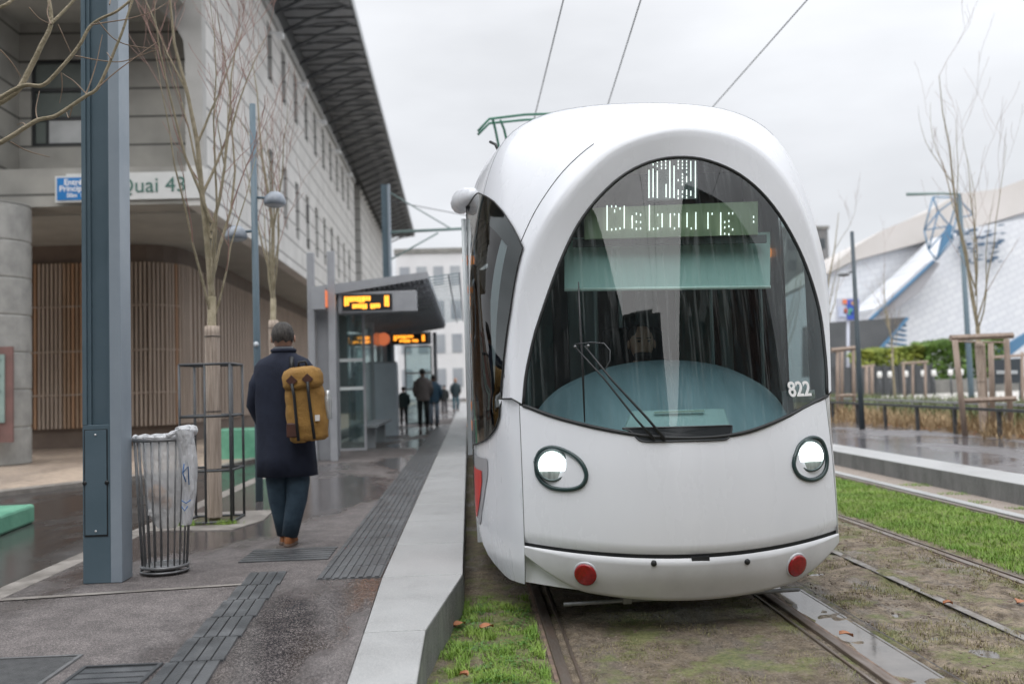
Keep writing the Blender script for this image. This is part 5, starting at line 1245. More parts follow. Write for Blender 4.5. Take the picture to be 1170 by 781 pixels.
# ------------------------------------------------------------------ tram stop shelter
M_SH = mat('shelter_grey', (.30, .31, .33), (.34, .35, .37), 4, .5, metal=.2)
M_SHL = mat('shelter_light_grey', (.34, .35, .37), (.29, .30, .32), 4, .45)
M_SGL = glass_mat('shelter_glass', (.72, .80, .80), .02)
shl = thing('tram_shelter', (-2.3, 22, PZ), 'grey tram stop shelter with sloping ribbed roof and glass sides', 'shelter')
for x, y, h_ in ((-2.64, 16.55, 3.78), (-2.28, 16.45, 3.78), (-2.3, 23.2, 3.0), (-2.3, 29.8, 3.0), (-1.0, 29.9, 3.1)):
    b = MB(); b.bb(x - .06, x + .06, y - .06, y + .06, PZ, h_); b.build('post', M_SH if h_ < 3.5 else M_SHL, shl, bevel=.008)
b = MB(); b.bb(-2.58, -2.34, 16.62, 17.6, PZ, 3.1); b.build('service_cabinet', M_SH, shl, bevel=.01)
b = MB(); b.bb(-2.58, -2.34, 26.2, 27.0, PZ, 2.9); b.build('service_cabinet', M_SH, shl, bevel=.01)
b = MB(); y0, y1 = 17.0, 30.5
b.prism([(-2.7, y0, 3.05), (-.66, y0, 3.34), (-.66, y0, 3.46), (-2.7, y0, 3.24)], (0, y1 - y0, 0)); rfs = b.build('canopy', M_SH, shl)
b = MB(); 
for k in range(22):
    x = -2.6 + k * .088; zz = 3.05 + (x + 2.7) * .142; b.bb(x, x + .03, y0 + .1, y1, zz - .035, zz + .005)
yy = y0 + .5
while yy < y1: b.prism([(-2.6, yy, 2.98), (-.68, yy, 3.25), (-.68, yy, 3.33), (-2.6, yy, 3.05)], (0, .08, 0)); yy += .85
b.build('ribs', M_SH, rfs)
b = MB()
for k in range(26): yk = y0 + .3 + k * .5; b.prism([(-.66, yk, 3.38), (-.08, yk, 3.45), (-.08, yk + .28, 3.47), (-.66, yk + .28, 3.40)], (0, 0, .02))
b.build('glass_fins', glass_mat('fin_glass', (.72, .78, .80), .05), rfs)
b = MB(); b.tube([(-.30, y0 + .2, 3.42), (-.30, y1, 3.42)], .015, 6); b.tube([(-.1, y0 + .2, 3.45), (-.1, y1, 3.45)], .015, 6); b.build('fin_rail', M_SHL, rfs)
def shelter_panel(x0, x1, y, z0, z1, yd=0):
    b = MB(); f = .045
    for q in ((x0, x1, z0, z0 + f), (x0, x1, z1 - f, z1), (x0, x0 + f, z0 + f, z1 - f), (x1 - f, x1, z0 + f, z1 - f)): b.bb(q[0], q[1], y - .025, y + .025, q[2], q[3])
    gp = b.build('glass_panel', M_SHL, shl)
    b = MB(); b.bb(x0 + f, x1 - f, y - .006, y + .006, z0 + f, z1 - f); b.build('glass', M_SGL, gp)
    b = MB()
    for zz in (z0 + (z1 - z0) * .435, z0 + (z1 - z0) * .64): b.bb(x0 + f, x1 - f, y - .012, y - .0065, zz, zz + .06)
    b.build('white_band', mat('white_film', (.7, .75, .75)), gp)
shelter_panel(-2.46, -1.93, 18.3, PZ + .05, 2.88)
shelter_panel(-1.95, -1.1, 29.95, PZ + .05, 2.7)
b = MB()
for k in range(5): b.bb(-2.3, -2.27, 18.6 + k * 2.1, 20.55 + k * 2.1, PZ + .2, 2.85)
b.build('back_glass', M_SGL, shl)
b = MB(); b.bb(-2.2, -1.8, 19.2, 22.5, .66, .71)
for yy in (19.6, 21.9): b.bb(-2.1, -1.9, yy, yy + .08, PZ, .66)
b.build('bench', M_SH, shl)
t = thing('ticket_machine', (-2.05, 24.2, PZ), 'tall plain light grey cabinet standing beside the shelter glass', 'cabinet')
b = MB(); b.bb(-2.36, -1.76, 23.9, 24.5, PZ, 2.04); b.build('casing', mat('cabinet_grey', (.52, .56, .61), (.47, .51, .56), 3, .4), t, bevel=.03)
b = MB(); b.bb(-2.34, -1.78, 23.92, 24.48, 2.04, 2.08); b.build('cap', M_SHL, t)
M_AMB = mat('amber_led', (1, .45, .05), emit=(1, .34, .03), estr=1.6)
def info_sign(x0, x1, y, z0, z1, xl0, xl1, label):
    t = thing('information_display', ((x0 + x1) / 2, y, z0), label, 'display', 'amber departure displays')
    b = MB(); b.bb(x0, x1, y, y + .22, z0, z1); b.build('housing', M_SHL, t, bevel=.012)
    b = MB(); b.bb(xl0, xl1, y - .012, y - .001, z0 + .035, z1 - .05); b.build('screen', M_BLACK, t)
    W = xl1 - xl0; h = z1 - z0 - .085; b = MB(); zt = z1 - .05 - h * .12; rnd = random.Random(4)
    def seg(a0, a1, zc, hh):
        b = MB(); x = xl0 + .04 + a0 * W
        while x < xl0 + .04 + a1 * W:
            cw = .035; b.bb(x, x + cw, y - .02, y - .0125, zc - hh * rnd.uniform(.75, 1), zc); x += cw + .009
        b.build('amber_text', M_AMB, t)
    seg(.0, .07, zt, h * .72); seg(.10, .36, zt, h * .40); seg(.38, .52, zt, h * .33); seg(.16, .44, zt - h * .47, h * .33); seg(.52, .68, zt - h * .47, h * .33); seg(.80, .87, zt, h * .72)
    b = MB(); b.bb(x0 - .05, x0 - .002, y + .02, y + .2, z0, z1); b.build('side_housing', M_SHL, t)
    b = MB(); b.tube([((x0 + x1) / 2, y + .11, z1), ((x0 + x1) / 2, y + .11, z1 + .2)], .025, 8); b.build('bracket', M_SH, t)
info_sign(-2.20, -.87, 17.05, 2.77, 3.14, -2.18, -1.30, 'nearest amber departure display hanging under the front edge of the shelter roof')
info_sign(-2.12, -1.0, 27.0, 2.62, 2.96, -2.08, -1.1, 'second amber departure display, further inside the shelter')
t = thing('side_display', (-2.62, 16.3, 2.8), 'small square grey display box with an orange side between the two shelter posts', 'display')
b = MB(); b.bb(-2.58, -2.36, 16.2, 16.5, 2.78, 3.16); b.build('housing', M_SHL, t); b = MB(); b.bb(-2.355, -2.345, 16.22, 16.48, 2.82, 3.1); b.build('lit_side', mat('dim_orange', (.8, .25, .12), emit=(1, .25, .1), estr=.35), t)
t = thing('side_display', (-2.2, 25.6, 2.6), 'small round orange lit display inside the shelter before the second amber sign', 'display')
b = MB(); b.lathe((-2.2, 25.6, 2.72), [(0, 0), (.16, 0), (.17, .04), (0, .05)], 18, 'Y'); b.build('lit_face', mat('dim_orange', (.8, .25, .12)), t); b = MB(); b.bb(-2.26, -2.14, 25.65, 25.72, PZ, 2.7); b.build('stem', M_SH, t)

# ------------------------------------------------------------------ far background blocks
def block(name, x0, x1, y0, y1, h, m, label, rows=5, cols=8, ww=.55, wh=.5, roofm=None, wm=None):
    t = thing(name, ((x0 + x1) / 2, (y0 + y1) / 2, 0), label, 'building')
    b = MB(); b.bb(x0, x1, y0, y1, 0, h); b.build('walls', m, t)
    fh = h / (rows + .3); k = 0
    for face in ('front', 'side'):
        if face == 'front': a0, a1 = x0, x1
        else: a0, a1 = y0, y1
        nc = cols if face == 'front' else max(2, int(cols * (y1 - y0) / max(1, x1 - x0) * .6)); nc = min(nc, 9); cw = (a1 - a0) / nc; yf = y0 if y0 > 0 else y1
        for r in range(rows):
            for c in range(nc):
                b = MB(); u0 = a0 + cw * (c + .5 - ww / 2); u1 = a0 + cw * (c + .5 + ww / 2); z0 = fh * (r + .35); z1 = z0 + fh * wh
                if face == 'front': b.bb(u0, u1, yf - .06, yf + .06, z0, z1)
                else:
                    xs_ = x1 if (x0 + x1) / 2 < 0 else x0
                    b.bb(xs_ - .06, xs_ + .06, u0, u1, z0, z1)
                b.build('window', wm or M_WGL, t)
    b = MB(); b.bb(x0 - .2, x1 + .2, y0 - .2, y1 + .2, h, h + .5); b.build('roof', roofm or M_CONC, t); return t
M_PALE = mat('pale_render', (.62, .62, .63), (.56, .56, .57), .4, .8); M_MID = mat('mid_render', (.20, .20, .20), (.15, .15, .15), .4, .8); M_BRN = mat('brown_render', (.14, .10, .09), (.1, .075, .07), .4, .8)
block('apartment_building', -7.5, 9, 105, 120, 16, M_PALE, 'pale grey block with rows of windows closing the end of the platform', 4, 12, .6, .55, wm=mat('haze_tinted_window', (.26, .28, .31), (.34, .36, .38), .3, .2))  # window colour lightened to stand for distance haze
block('apartment_building', 46, 58, 150, 165, 24.5, M_MID, 'grey stepped apartment block just right of the tram', 7, 5)
block('apartment_building', 40, 46, 160, 170, 19, M_PALE, 'lower pale block touching the grey stepped one right of the tram', 5, 3)
# the street behind the camera, mirrored in the windscreen
block('apartment_building', -34, -9, -75, -5, 21, M_MID, 'grey apartment row behind the viewer on the building side, seen mirrored in the windscreen', 5, 8)
block('apartment_building', 11.5, 36, -80, -8, 23, M_BRN, 'brown apartment row behind the viewer on the far track side, mirrored in the windscreen', 6, 8)
block('apartment_building', -40, 5, -62, -48, 34, mat('dark_render', (.05, .05, .055)), 'unseen dark block added behind the viewer to darken the windscreen reflection', 6, 3)  # added out of view, sized so its reflection darkens the glass over the driver

# ------------------------------------------------------------------ museum on the right
def tile_mat(name, c, c2, joint, sx, sy, rz):
    m = bpy.data.materials.new(name); m.use_nodes = True; t = m.node_tree; b = t.nodes['Principled BSDF']; n = t.nodes.new; l = t.links.new
    g = n('ShaderNodeTexCoord'); mp_ = n('ShaderNodeMapping'); mp_.inputs['Rotation'].default_value = (R(90), 0, 0); l(g.outputs['Object'], mp_.inputs[0])
    m2_ = n('ShaderNodeMapping'); m2_.inputs['Rotation'].default_value = (0, 0, rz); l(mp_.outputs[0], m2_.inputs[0])
    br = n('ShaderNodeTexBrick'); br.inputs['Color1'].default_value = tuple(c) + (1,); br.inputs['Color2'].default_value = tuple(c2) + (1,); br.inputs['Mortar'].default_value = tuple(joint) + (1,)
    br.inputs['Scale'].default_value = 1; br.inputs['Brick Width'].default_value = sx; br.inputs['Row Height'].default_value = sy; br.inputs['Mortar Size'].default_value = .035; l(m2_.outputs[0], br.inputs['Vector'])
    l(br.outputs['Color'], b.inputs['Base Color']); b.inputs['Roughness'].default_value = .45; b.inputs['Metallic'].default_value = .15; return m
M_TILE = tile_mat('metal_tiles', (.72, .74, .77), (.66, .68, .72), (.57, .59, .63), .9, .5, R(24)); M_TILE2 = tile_mat('metal_tiles_upper', (.74, .76, .79), (.69, .71, .75), (.60, .62, .66), 1.0, .55, R(9))
M_BLU = mat('blue_steel', (.085, .20, .33), (.07, .17, .29), .5, .5)
mus = thing('museum', (60, 85, 0), 'angular museum clad in pale metal tiles with a beige roof and blue edges', 'museum')
YM = 85
def mp(px, py, y=YM): return at(px, py, y)
b = MB(); b.prism([mp(930, 322), mp(975, 299), mp(1060, 276), mp(1130, 256), mp(1230, 226), mp(1330, 196), mp(1330, 480), mp(930, 480)], (4, 24, 0)); b.build('upper_wall', M_TILE2, mus)
b = MB(); b.prism([mp(955, 300, YM - 1), mp(975, 283, YM - 1), mp(1010, 262, YM - 1), mp(1060, 242, YM - 1), mp(1096, 221, YM - 1), mp(1140, 216, YM - 1), mp(1175, 203, YM - 1), mp(1240, 180, YM - 1), mp(1330, 160, YM - 1), mp(1330, 195, YM - 1), mp(1230, 225, YM - 1), mp(1130, 255, YM - 1), mp(1060, 275, YM - 1), mp(975, 298, YM - 1), mp(940, 316, YM - 1)], (3, 24, 0)); b.build('roof', mat('beige_roof', (.52, .49, .47), (.47, .445, .42), .2, .6), mus)
b = MB(); b.prism([mp(1000, 352, YM - 7), mp(1010, 345, YM - 7), mp(1060, 300, YM - 7), mp(1098, 262, YM - 7), mp(1170, 250, YM - 7), mp(1330, 240, YM - 7), mp(1330, 470, YM - 7), mp(990, 470, YM - 7), mp(1010, 400, YM - 7)], (0, 5.5, 0)); b.build('leaning_wall', M_TILE, mus)
b = MB(); b.prism([mp(996, 364, YM - 9), mp(1068, 298, YM - 9), mp(1074, 301, YM - 9), mp(1050, 335, YM - 9), mp(1006, 362, YM - 9)], (0, 1.6, 0)); b.build('grey_wedge', mat('wedge_grey', (.34, .34, .36)), mus)
b = MB(); b.prism([mp(994, 364, YM - 9.3), mp(1067, 297, YM - 9.3), mp(1069, 298.5, YM - 9.3), mp(996, 366, YM - 9.3)], (0, .35, 0)); b.build('blue_edge', M_BLU, mus); b = MB(); b.prism([mp(1140, 400, YM - 10), mp(1185, 372, YM - 10), mp(1187, 380, YM - 10), mp(1150, 410, YM - 10)], (0, .35, 0)); b.build('blue_edge', M_BLU, mus)
b = MB(); b.prism([mp(948, 368, YM - 14), mp(1037, 362, YM - 14), mp(1002, 402, YM - 14), mp(1000, 430, YM - 14), mp(948, 430, YM - 14)], (0, 6, 0)); b.build('dark_entrance', mat('entrance_dark', (.07, .075, .08), (.10, .105, .11), .3, .6), mus)
b = MB(); b.prism([mp(1037, 362, YM - 14.2), mp(1039, 364, YM - 14.2), mp(1004, 403, YM - 14.2), mp(1001, 402, YM - 14.2)], (0, .4, 0))
for k in range(7): b.prism([mp(1034 - k * 5, 370 + k * 5, YM - 13.6), mp(1036, 371 + k * 5.5, YM - 13.6), mp(1036, 373 + k * 5.5, YM - 13.6), mp(1033 - k * 5, 372 + k * 5, YM - 13.6)], (0, .6, 0))
b.build('blue_glazing', M_BLU, mus)
b = MB(); nodes = [(1066, 225), (1094, 226), (1056, 263), (1061, 285), (1085, 258), (1070, 297), (1092, 250), (1072, 242), (1112, 245), (1088, 275)]
for i, j in ((0, 1), (0, 2), (2, 3), (3, 5), (1, 4), (4, 5), (0, 7), (7, 4), (7, 2), (2, 4), (1, 6), (6, 8), (3, 4), (7, 3), (1, 7), (6, 9), (9, 5), (4, 9), (1, 8)):
    b.tube([mp(*nodes[i], YM - 10), mp(*nodes[j], YM - 10)], .06, 6)
b.prism([mp(1085, 256, YM - 10.3), mp(1089, 258, YM - 10.3), mp(1086, 274, YM - 10.3), mp(1073, 292, YM - 10.3), mp(1078, 270, YM - 10.3)], (0, .4, 0))
b.build('blue_lattice', M_BLU, mus)
b = MB(); rnd = random.Random(2)
for i in range(46):
    x, y_ = rnd.uniform(1092, 1146), rnd.uniform(255, 300)
    if (x - 1092) + (300 - y_) < 10: continue
    s_ = rnd.uniform(2, 5); hgt = rnd.choice((1, 1, 3)); b.prism([mp(x, y_, YM - 8), mp(x + s_, y_, YM - 8), mp(x + s_, y_ + hgt, YM - 8), mp(x, y_ + hgt, YM - 8)], (0, .5, 0))
b.build('balcony_steel', mat('steel_blue_dark', (.08, .14, .22)), mus)
# poster board
t = thing('poster_board', mp(970, 372, 62), 'colourful blue poster board near the museum entrance', 'poster')
b = MB(); b.prism([mp(957, 341, 62), mp(982, 340, 62), mp(982, 366, 62), mp(957, 367, 62)], (0, .3, 0)); b.tube([mp(969, 366, 62.1), mp(969, 440, 62.1)], .1, 6); b.build('board', mat('poster_pale', (.5, .52, .6)), t)
for q, c_ in (((968, 342, 981, 365), (.04, .09, .42)), ((958, 350, 967, 362), (.45, .5, .65)), ((963, 342, 968, 347), (.7, .2, .1)), ((969, 352, 974, 360), (.1, .35, .2)), ((972, 344, 978, 349), (.55, .3, .12)), ((964, 352, 968, 358), (.7, .6, .2))):
    b = MB(); b.prism([mp(q[0], q[1], 61.9), mp(q[2], q[1], 61.9), mp(q[2], q[3], 61.9), mp(q[0], q[3], 61.9)], (0, .04, 0)); b.build('poster', mat('poster_%d' % int(c_[0] * 100), c_), t)

# ------------------------------------------------------------------ right side: fence, beds, stakes, lamps
FX = 9.17
t = thing('railing', (FX, 20, PZ), 'low dark grey railing along the back of the far platform', 'railing')
b = MB(); b.bb(FX - .03, FX + .03, -2, 60, PZ + .46, PZ + .51); b.build('top_rail', M_DARKM, t)
yy = 1.05
while yy < 60:
    b = MB(); b.bb(FX - .03, FX + .03, yy - .03, yy + .03, PZ, PZ + .46); b.build('post', M_DARKM, t); yy += 1.53
t = thing('railing', (11.2, 20, PZ), 'second low grey railing behind the dry grasses', 'railing')
b = MB(); b.bb(11.17, 11.23, 5, 60, PZ + .42, PZ + .48)
for i in range(26): b.bb(11.18, 11.22, 5 + 2.1 * i, 5.05 + 2.1 * i, PZ, PZ + .42)
b.build('rails', M_SHL, t)
def lampR(x, y, h, pts, label, r=.05, m=M_BLUEGREY):
    t = thing('street_lamp', (x, y, PZ), label, 'street lamp', 'street lamps right of the tram')
    b = MB(); b.tube([(x, y, PZ), (x, y, PZ + 1.2), (x, y, h)], [r, r * .9, r * .65], 10); b.build('pole', m, t); return t
t = lampR(8.42, 20.4, 4.5, None, 'thin dark lamp post with a small round head just right of the tram', .06, mat('dark_blue_grey', (.045, .065, .08), (.06, .08, .095), 4, .5))
c = at(964, 313, 20.4); b = MB(); b.lathe(c, [(0, .06), (.08, .05), (.13, .0), (.11, -.04), (0, -.06)], 16); b.build('lamp_head', M_SHL, t); b = MB(); b.tube([c + Vector((.1, 0, .02)), (8.42, 20.4, c.z + .06)], .02, 6); b.build('arm', M_DARKM, t)
lx2 = at(1110, 455, 33).x; ltop = at(1097, 222, 33)
t = lampR(lx2, 33, ltop.z, None, 'tall slender lamp post with a long flat arm behind the stake frame', .11)
b = MB(); b.tube([Vector((lx2, 33, ltop.z)), at(1075, 221, 33), at(1036, 222, 33)], [.05, .045, .06], 8); b.build('arm', mat('arm_green_grey', (.22, .30, .29)), t)
# stake frames
def stake_frame(pts_y, legs, beams, label, thick=.05):
    c = at(legs[0][2], legs[0][3], pts_y); t = thing('stake_frame', (c.x, pts_y, PZ), label, 'stake frame', 'wooden stake frames around the young trees')
    for x0, y0, x1, y1, dy in legs:
        a = at(x0, y0, pts_y + dy); d = at(x1, y1, pts_y + dy); d.z = PZ - .02; b = MB(); b.tube([a, a.lerp(d, .5), d], [thick, thick * 1.04, thick * .98], 9); b.build('stake', M_WOODP, t)
    for x0, y0, x1, y1, dy, hh in beams:
        a = at(x0, y0, pts_y + dy); d = at(x1, y1, pts_y + dy); b = MB(); b.tube([a, d], hh, 6, smooth=False); b.build('crossbar', M_WOODP, t)
stake_frame(17.5, [(1091, 388, 1103, 499, -.3), (1150, 387, 1155, 485, .1), (1122, 391, 1128, 499, .35), (1132, 391, 1135, 499, .7)], [(1086, 386, 1157, 383, -.1, .062), (1096, 458, 1160, 455, -.2, .055), (1092, 390, 1150, 391, .2, .02)], 'largest wooden stake frame, nearest on the right by the railing', .052)
stake_frame(25.6, [(957, 398, 957, 480, 0), (962, 400, 962, 478, .4), (975, 398, 976, 477, 0)], [(950, 400, 980, 397, 0, .07), (955, 452, 978, 451, 0, .05)], 'wooden stake frame right beside the tram, behind the thin lamp', .045)
stake_frame(34, [(1032, 415, 1034, 462, 0), (1043, 416, 1043, 464, .3), (1057, 415, 1058, 462, 0)], [(1030, 415, 1060, 413, 0, .05)], 'small wooden stake frame in the middle distance right of the dark sign board', .045)
stake_frame(38, [(990, 418, 990, 455, 0), (996, 418, 996, 455, .3)], [(984, 419, 999, 417, 0, .05)], 'smallest stake frame, partly behind the thin lamp', .07)
stake_frame(30, [(1168, 402, 1169, 470, 0), (1150, 404, 1150, 468, .3)], [(1135, 408, 1175, 405, 0, .05)], 'stake frame cut by the right edge of the photo', .05)
# dark sign board, bollards
t = thing('sign_board', at(1150, 440, 31), 'dark notice board with pale line of lettering at the right edge', 'sign')
b = MB(); b.prism([at(1133, 411, 31), at(1170, 409, 31), at(1170, 437, 31), at(1133, 439, 31)], (0, .1, 0)); b.tube([at(1136, 438, 31.1), at(1136, 462, 31.1)], .04, 6); b.tube([at(1166, 438, 31.1), at(1166, 462, 31.1)], .04, 6); b.build('board', mat('board_dark', (.035, .045, .055)), t)
b = MB()
for k in range(9): x = 1139 + k * 2.7; b.prism([at(x, 423, 30.95), at(x + 1.9, 423, 30.95), at(x + 1.9, 427, 30.95), at(x, 427, 30.95)], (0, .02, 0))
b.build('pale_lettering', mat('pale_lettering', (.5, .53, .55)), t)
bol = None
for k, (px, py) in enumerate(((1005, 428), (1017, 427), (1035, 428), (1055, 428), (1067, 425), (1086, 425), (1098, 424))):
    p = at(px, py, 46); lab = 'short bollard light with a pale head on the path, ' + ['furthest left', 'second from the left', 'left of the small stake frame', 'right of the small stake frame', 'fourth from the right end', 'in front of the bright hedge', 'nearest to the large stake frame'][k]
    if bol is None:
        bol = thing('bollard_light', (p.x, 46, PZ), lab, 'bollard', 'bollard lights along the path'); b = MB(); b.tube([(p.x, 46, PZ), (p.x, 46, p.z - .1)], .05, 8); b.build('stem', M_DARKM, bol)
        b = MB(); b.lathe((p.x, 46, p.z), [(0, .16), (.1, .15), (.12, 0), (.1, -.14), (0, -.15)], 12); b.build('head', mat('bollard_pale', (.7, .7, .68)), bol)
    else: dup(bol, (p.x, 46, PZ), lab)
# hedges: leaf clouds
def leaf_box(name, x0, x1, y0, y1, z0, z1, n, m, size, seed=1, rnd_top=.3):
    rnd = random.Random(seed); b = MB()
    for i in range(n):
        x = rnd.uniform(x0, x1); y = rnd.uniform(y0, y1) if rnd.random() < .5 else y0 + abs(rnd.gauss(0, .25)); hh = z1 + rnd_top * mnoise.noise(Vector((x * .7, y * .7, seed)));
        z = rnd.uniform(z0, hh) if rnd.random() < .65 else hh - abs(rnd.gauss(0, .15)); s_ = size * rnd.uniform(.6, 1.3)
        u = Vector((rnd.gauss(0, 1), rnd.gauss(0, 1), rnd.gauss(0, 1))).normalized(); v = u.orthogonal().normalized(); c = Vector((x, y + .3 * mnoise.noise(Vector((x * 1.3, z * 1.3, 4))), z))
        b.poly([c - u * s_, c + v * s_ * .5, c + u * s_, c - v * s_ * .5])
    return b.build(name, m, None, recalc=False)
M_HED = mat('hedge_leaf', (.13, .22, .035), (.07, .14, .03), 1.3, .6); M_HEDY = mat('hedge_leaf_yellow', (.30, .33, .05), (.16, .22, .04), 1.3, .6)
hx0, hx1 = at(1060, 400, 52).x, at(1150, 400, 52).x
o = leaf_box('hedge', hx0, hx1, 52, 54, .3, 3.0, 9000, M_HED, .14, 3); tag(o, 'tall dense green hedge in front of the museum wall', 'hedge')
hx2 = at(985, 400, 52).x
o = leaf_box('hedge', hx2, hx0 + .5, 52.5, 54, .3, 2.7, 7000, M_HEDY, .14, 4); tag(o, 'lower yellow green hedge left of the tall dense hedge', 'hedge')
t = thing('dark_fence', (at(1000, 420, 49).x, 49, PZ), 'long dark panel fence below the yellow green hedge', 'fence')
b = MB(); fx0, fx1 = at(945, 420, 49).x, at(1064, 420, 49).x; b.bb(fx0, fx1, 49, 49.1, PZ, 1.75); b.build('panel', mat('fence_dark', (.05, .055, .06), (.08, .085, .09), 1.2, .5), t)
b = MB()
for k in range(14): xx = fx0 + (fx1 - fx0) * k / 13; b.bb(xx - .04, xx + .04, 48.93, 48.99, PZ, 1.85)
b.build('post', M_DARKM, t)
t = thing('low_wall', (at(1120, 440, 50).x, 50, PZ), 'low grey wall at the foot of the tall hedge', 'wall')
b = MB(); b.bb(at(1066, 430, 50).x, at(1240, 430, 50).x, 50, 50.4, PZ, .95); b.build('wall', M_CONC, t)
# plants: dry grasses and ground cover
def blades(name, regions, m, seed, label=None):
    rnd = random.Random(seed); b = MB()
    for (fx, n, h0, h1, wd, lean, cl) in regions:
        for i in range(n):
            x, y, z = fx(rnd)
            k = cl if cl else 1
            for _ in range(k):
                a = rnd.uniform(0, 6.28); h = rnd.uniform(h0, h1); ln = lean * rnd.uniform(.2, 1) * h; px_, py_ = x + rnd.gauss(0, .03) * (k > 1), y + rnd.gauss(0, .03) * (k > 1)
                d = Vector((math.cos(a), math.sin(a), 0)); s_ = Vector((-d.y, d.x, 0)) * wd * .5; p = Vector((px_, py_, z))
                m1 = p + d * ln * .35 + Vector((0, 0, h * .6)); tp_ = p + d * ln + Vector((0, 0, h))
                n0 = len(b.v); b.v += [tuple(p - s_), tuple(p + s_), tuple(m1 + s_ * .8), tuple(m1 - s_ * .8), tuple(tp_)]
                b.f += [(n0, n0 + 1, n0 + 2, n0 + 3), (n0 + 3, n0 + 2, n0 + 4)]; b.sm += [True, True]
    o = b.build(name, m, None, recalc=False); tag(o, label, None, None, 'stuff'); return o
M_DRY = mat('dry_grass', (.42, .31, .18), (.28, .19, .10), 3, .8); M_GCV = mat('ground_cover', (.17, .20, .09), (.10, .13, .05), 2, .8)
blades('dry_grasses', [(lambda r: (9.75 + r.gauss(0, .3), r.uniform(10, 45), PZ), 420, .10, .46, .012, 1.3, 18), (lambda r: (9.9 + r.gauss(0, .5), r.uniform(10, 45), PZ), 900, .05, .25, .012, 1.3, 8)], M_DRY, 5, 'clumps of dry brown ornamental grass behind the railing')
blades('ground_cover_plants', [(lambda r: (r.uniform(10.3, 14.8), r.uniform(12, 48), PZ), 2600, .15, .55, .03, .9, 7)], M_GCV, 6, 'grey green low planting between the railings and the pale path')
o = leaf_box('fallen_leaves', 9.3, 10.6, 12, 40, PZ, PZ + .04, 2200, mat('rust_leaf', (.30, .12, .05), (.22, .1, .04), 3, .8), .04, 8, .02); o['kind'] = 'stuff'; o['label'] = 'rust coloured fallen leaves under the dry grasses'
# grass on the tracks
M_GR = mat('grass_blade', (.14, .28, .03), (.27, .39, .07), 2.2, .6); M_GRD = mat('grass_blade_dull', (.18, .19, .07), (.32, .27, .15), 2.5, .75)
def gz(x, y): return .022 * mnoise.noise(Vector((x * 3, y * 3, 0))) - .012
def patch(x0, x1, y0, y1, th0=-.1, sc=3.0, sd=0):
    def f(r):
        for _ in range(40):
            x = r.uniform(x0, x1); y = y0 + (y1 - y0) * r.random() ** 1.4
            if mnoise.noise(Vector((x * sc, y * sc, sd))) > th0: break
        return x, y, gz(x, y)
    return f
blades('grass', [(patch(-.2, .36, 3.6, 6.6, -.02, 5), 17000, .010, .03, .0035, 1.3, 0), (patch(-.2, .36, 3.6, 6.5, .22, 7, 9), 5000, .03, .06, .004, 1.1, 0), (patch(3.80, 5.05, 5.0, 14, -.6), 42000, .02, .05, .006, 1.0, 0), (patch(3.80, 5.05, 14, 45, -.9), 22000, .03, .06, .014, 1.0, 0), (patch(5.34, 5.66, 9, 12, .15, 3), 900, .02, .05, .005, 1.0, 0)], M_GR, 11, 'bright short grass beside the platform and between the far rails')
blades('sparse_grass', [(patch(.56, 1.82, 3.3, 7, .08, 3, 2), 9000, .008, .028, .003, 1.3, 0), (patch(2.25, 3.6, 4, 14, .05, 2, 7), 16000, .01, .035, .004, 1.2, 0), (patch(3.35, 3.66, 5, 20, -.1, 3, 7), 6000, .01, .04, .005, 1.2, 0)], M_GRD, 12, 'thin dull grass growing through the mud of the tracks')
blades('pit_grass', [(lambda r: (r.choice((-2.6, -2.25)) + r.gauss(0, .05), 9.0 + r.gauss(0, .03), PZ), 500, .02, .06, .005, 1.0, 0)], M_GR, 13, 'small green tufts around the tree guard foot')
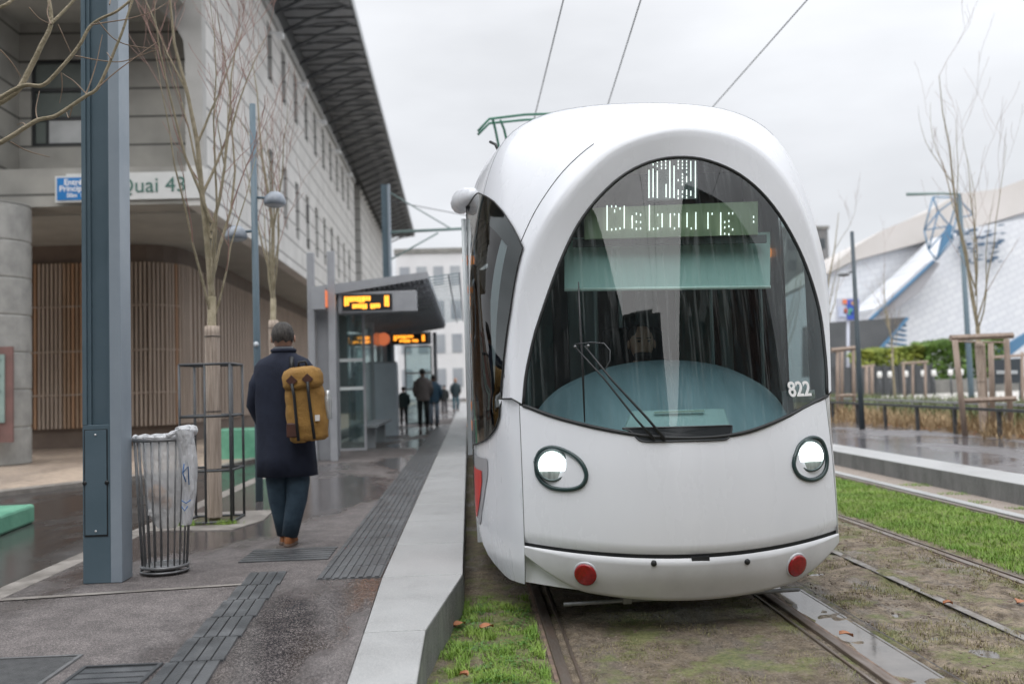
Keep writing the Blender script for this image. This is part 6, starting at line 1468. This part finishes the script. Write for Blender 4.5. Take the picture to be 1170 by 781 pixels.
# clover leaves and dead leaves by the platform
rnd = random.Random(31); b = MB()
for i in range(3500):
    x = rnd.uniform(-.2, .34); y = rnd.uniform(3.8, 6.4)
    if mnoise.noise(Vector((x * 4, y * 4, 1))) < 0: continue
    c = Vector((x, y, gz(x, y) + rnd.uniform(.01, .03))); s_ = rnd.uniform(.005, .012); a = rnd.uniform(0, 6.28); u = Vector((math.cos(a), math.sin(a), rnd.uniform(-.3, .5))) * s_; v = Vector((-math.sin(a), math.cos(a), 0)) * s_ * .8
    b.poly([c - u, c - v, c + u, c + v])
o = b.build('clover', mat('clover_leaf', (.05, .15, .02), (.09, .2, .03), 9, .5), recalc=False); o['kind'] = 'stuff'; o['label'] = 'small clover leaves among the grass beside the platform'
leaf_lab = ['curled brown dead leaf on the grass by the platform foot', 'larger orange brown dead leaf on the grass near the left rail', 'orange leaf floating in the puddle strip', 'brown leaf on the mud between the two tracks', 'reddish leaf on the muddy ridge near the far left rail', 'pale brown leaf close to the bottom edge beside the platform']
for (px, py, s_), lb in zip(((525, 714, .05), (556, 717, .055), (967, 726, .05), (1083, 690, .04), (1166, 688, .05), (530, 772, .04)), leaf_lab):
    p = atz(px, py, .02); b = MB(); rows = []
    for i in range(7):
        t_ = i / 6; wv = math.sin(math.pi * t_) ** .7 * s_ * .42; rows.append([p + Matrix.Rotation(px, 3, 'Z') @ Vector(((t_ - .5) * s_ * 1.5, q * wv * 1.5, .004 + .012 * q * q + .008 * math.sin(t_ * 4 + q))) for q in (-1, -.5, 0, .5, 1)])
    b.quad_grid(rows); o = b.build('dead_leaf', mat('dead_leaf', (.42, .16, .07), (.3, .13, .06), 30, .6), recalc=False); tag(o, lb, 'leaf', 'dead leaves on the track')
# mud clods & pebbles
b = MB(); rnd = random.Random(77)
for i in range(4200):
    r_ = rnd.random()
    if r_ < .5: x, y = rnd.uniform(2.95, 3.6), 4.5 + 12 * rnd.random() ** 1.5
    elif r_ < .8: x, y = rnd.uniform(.56, 1.8), rnd.uniform(3.4, 6.5)
    else: x, y = rnd.uniform(2.25, 2.9), rnd.uniform(4, 9)
    s_ = rnd.uniform(.003, .012) * (1.8 if r_ < .5 else 1); ell(b, (x, y, gz(x, y) + .004), (s_, s_ * rnd.uniform(.6, 1.2), s_ * .6), 5, 4)
o = b.build('clods', mat('clod', (.13, .095, .07), (.24, .2, .16), 3, .9), recalc=False); o['kind'] = 'stuff'; o['label'] = 'small mud clods and pebbles scattered over the track bed'
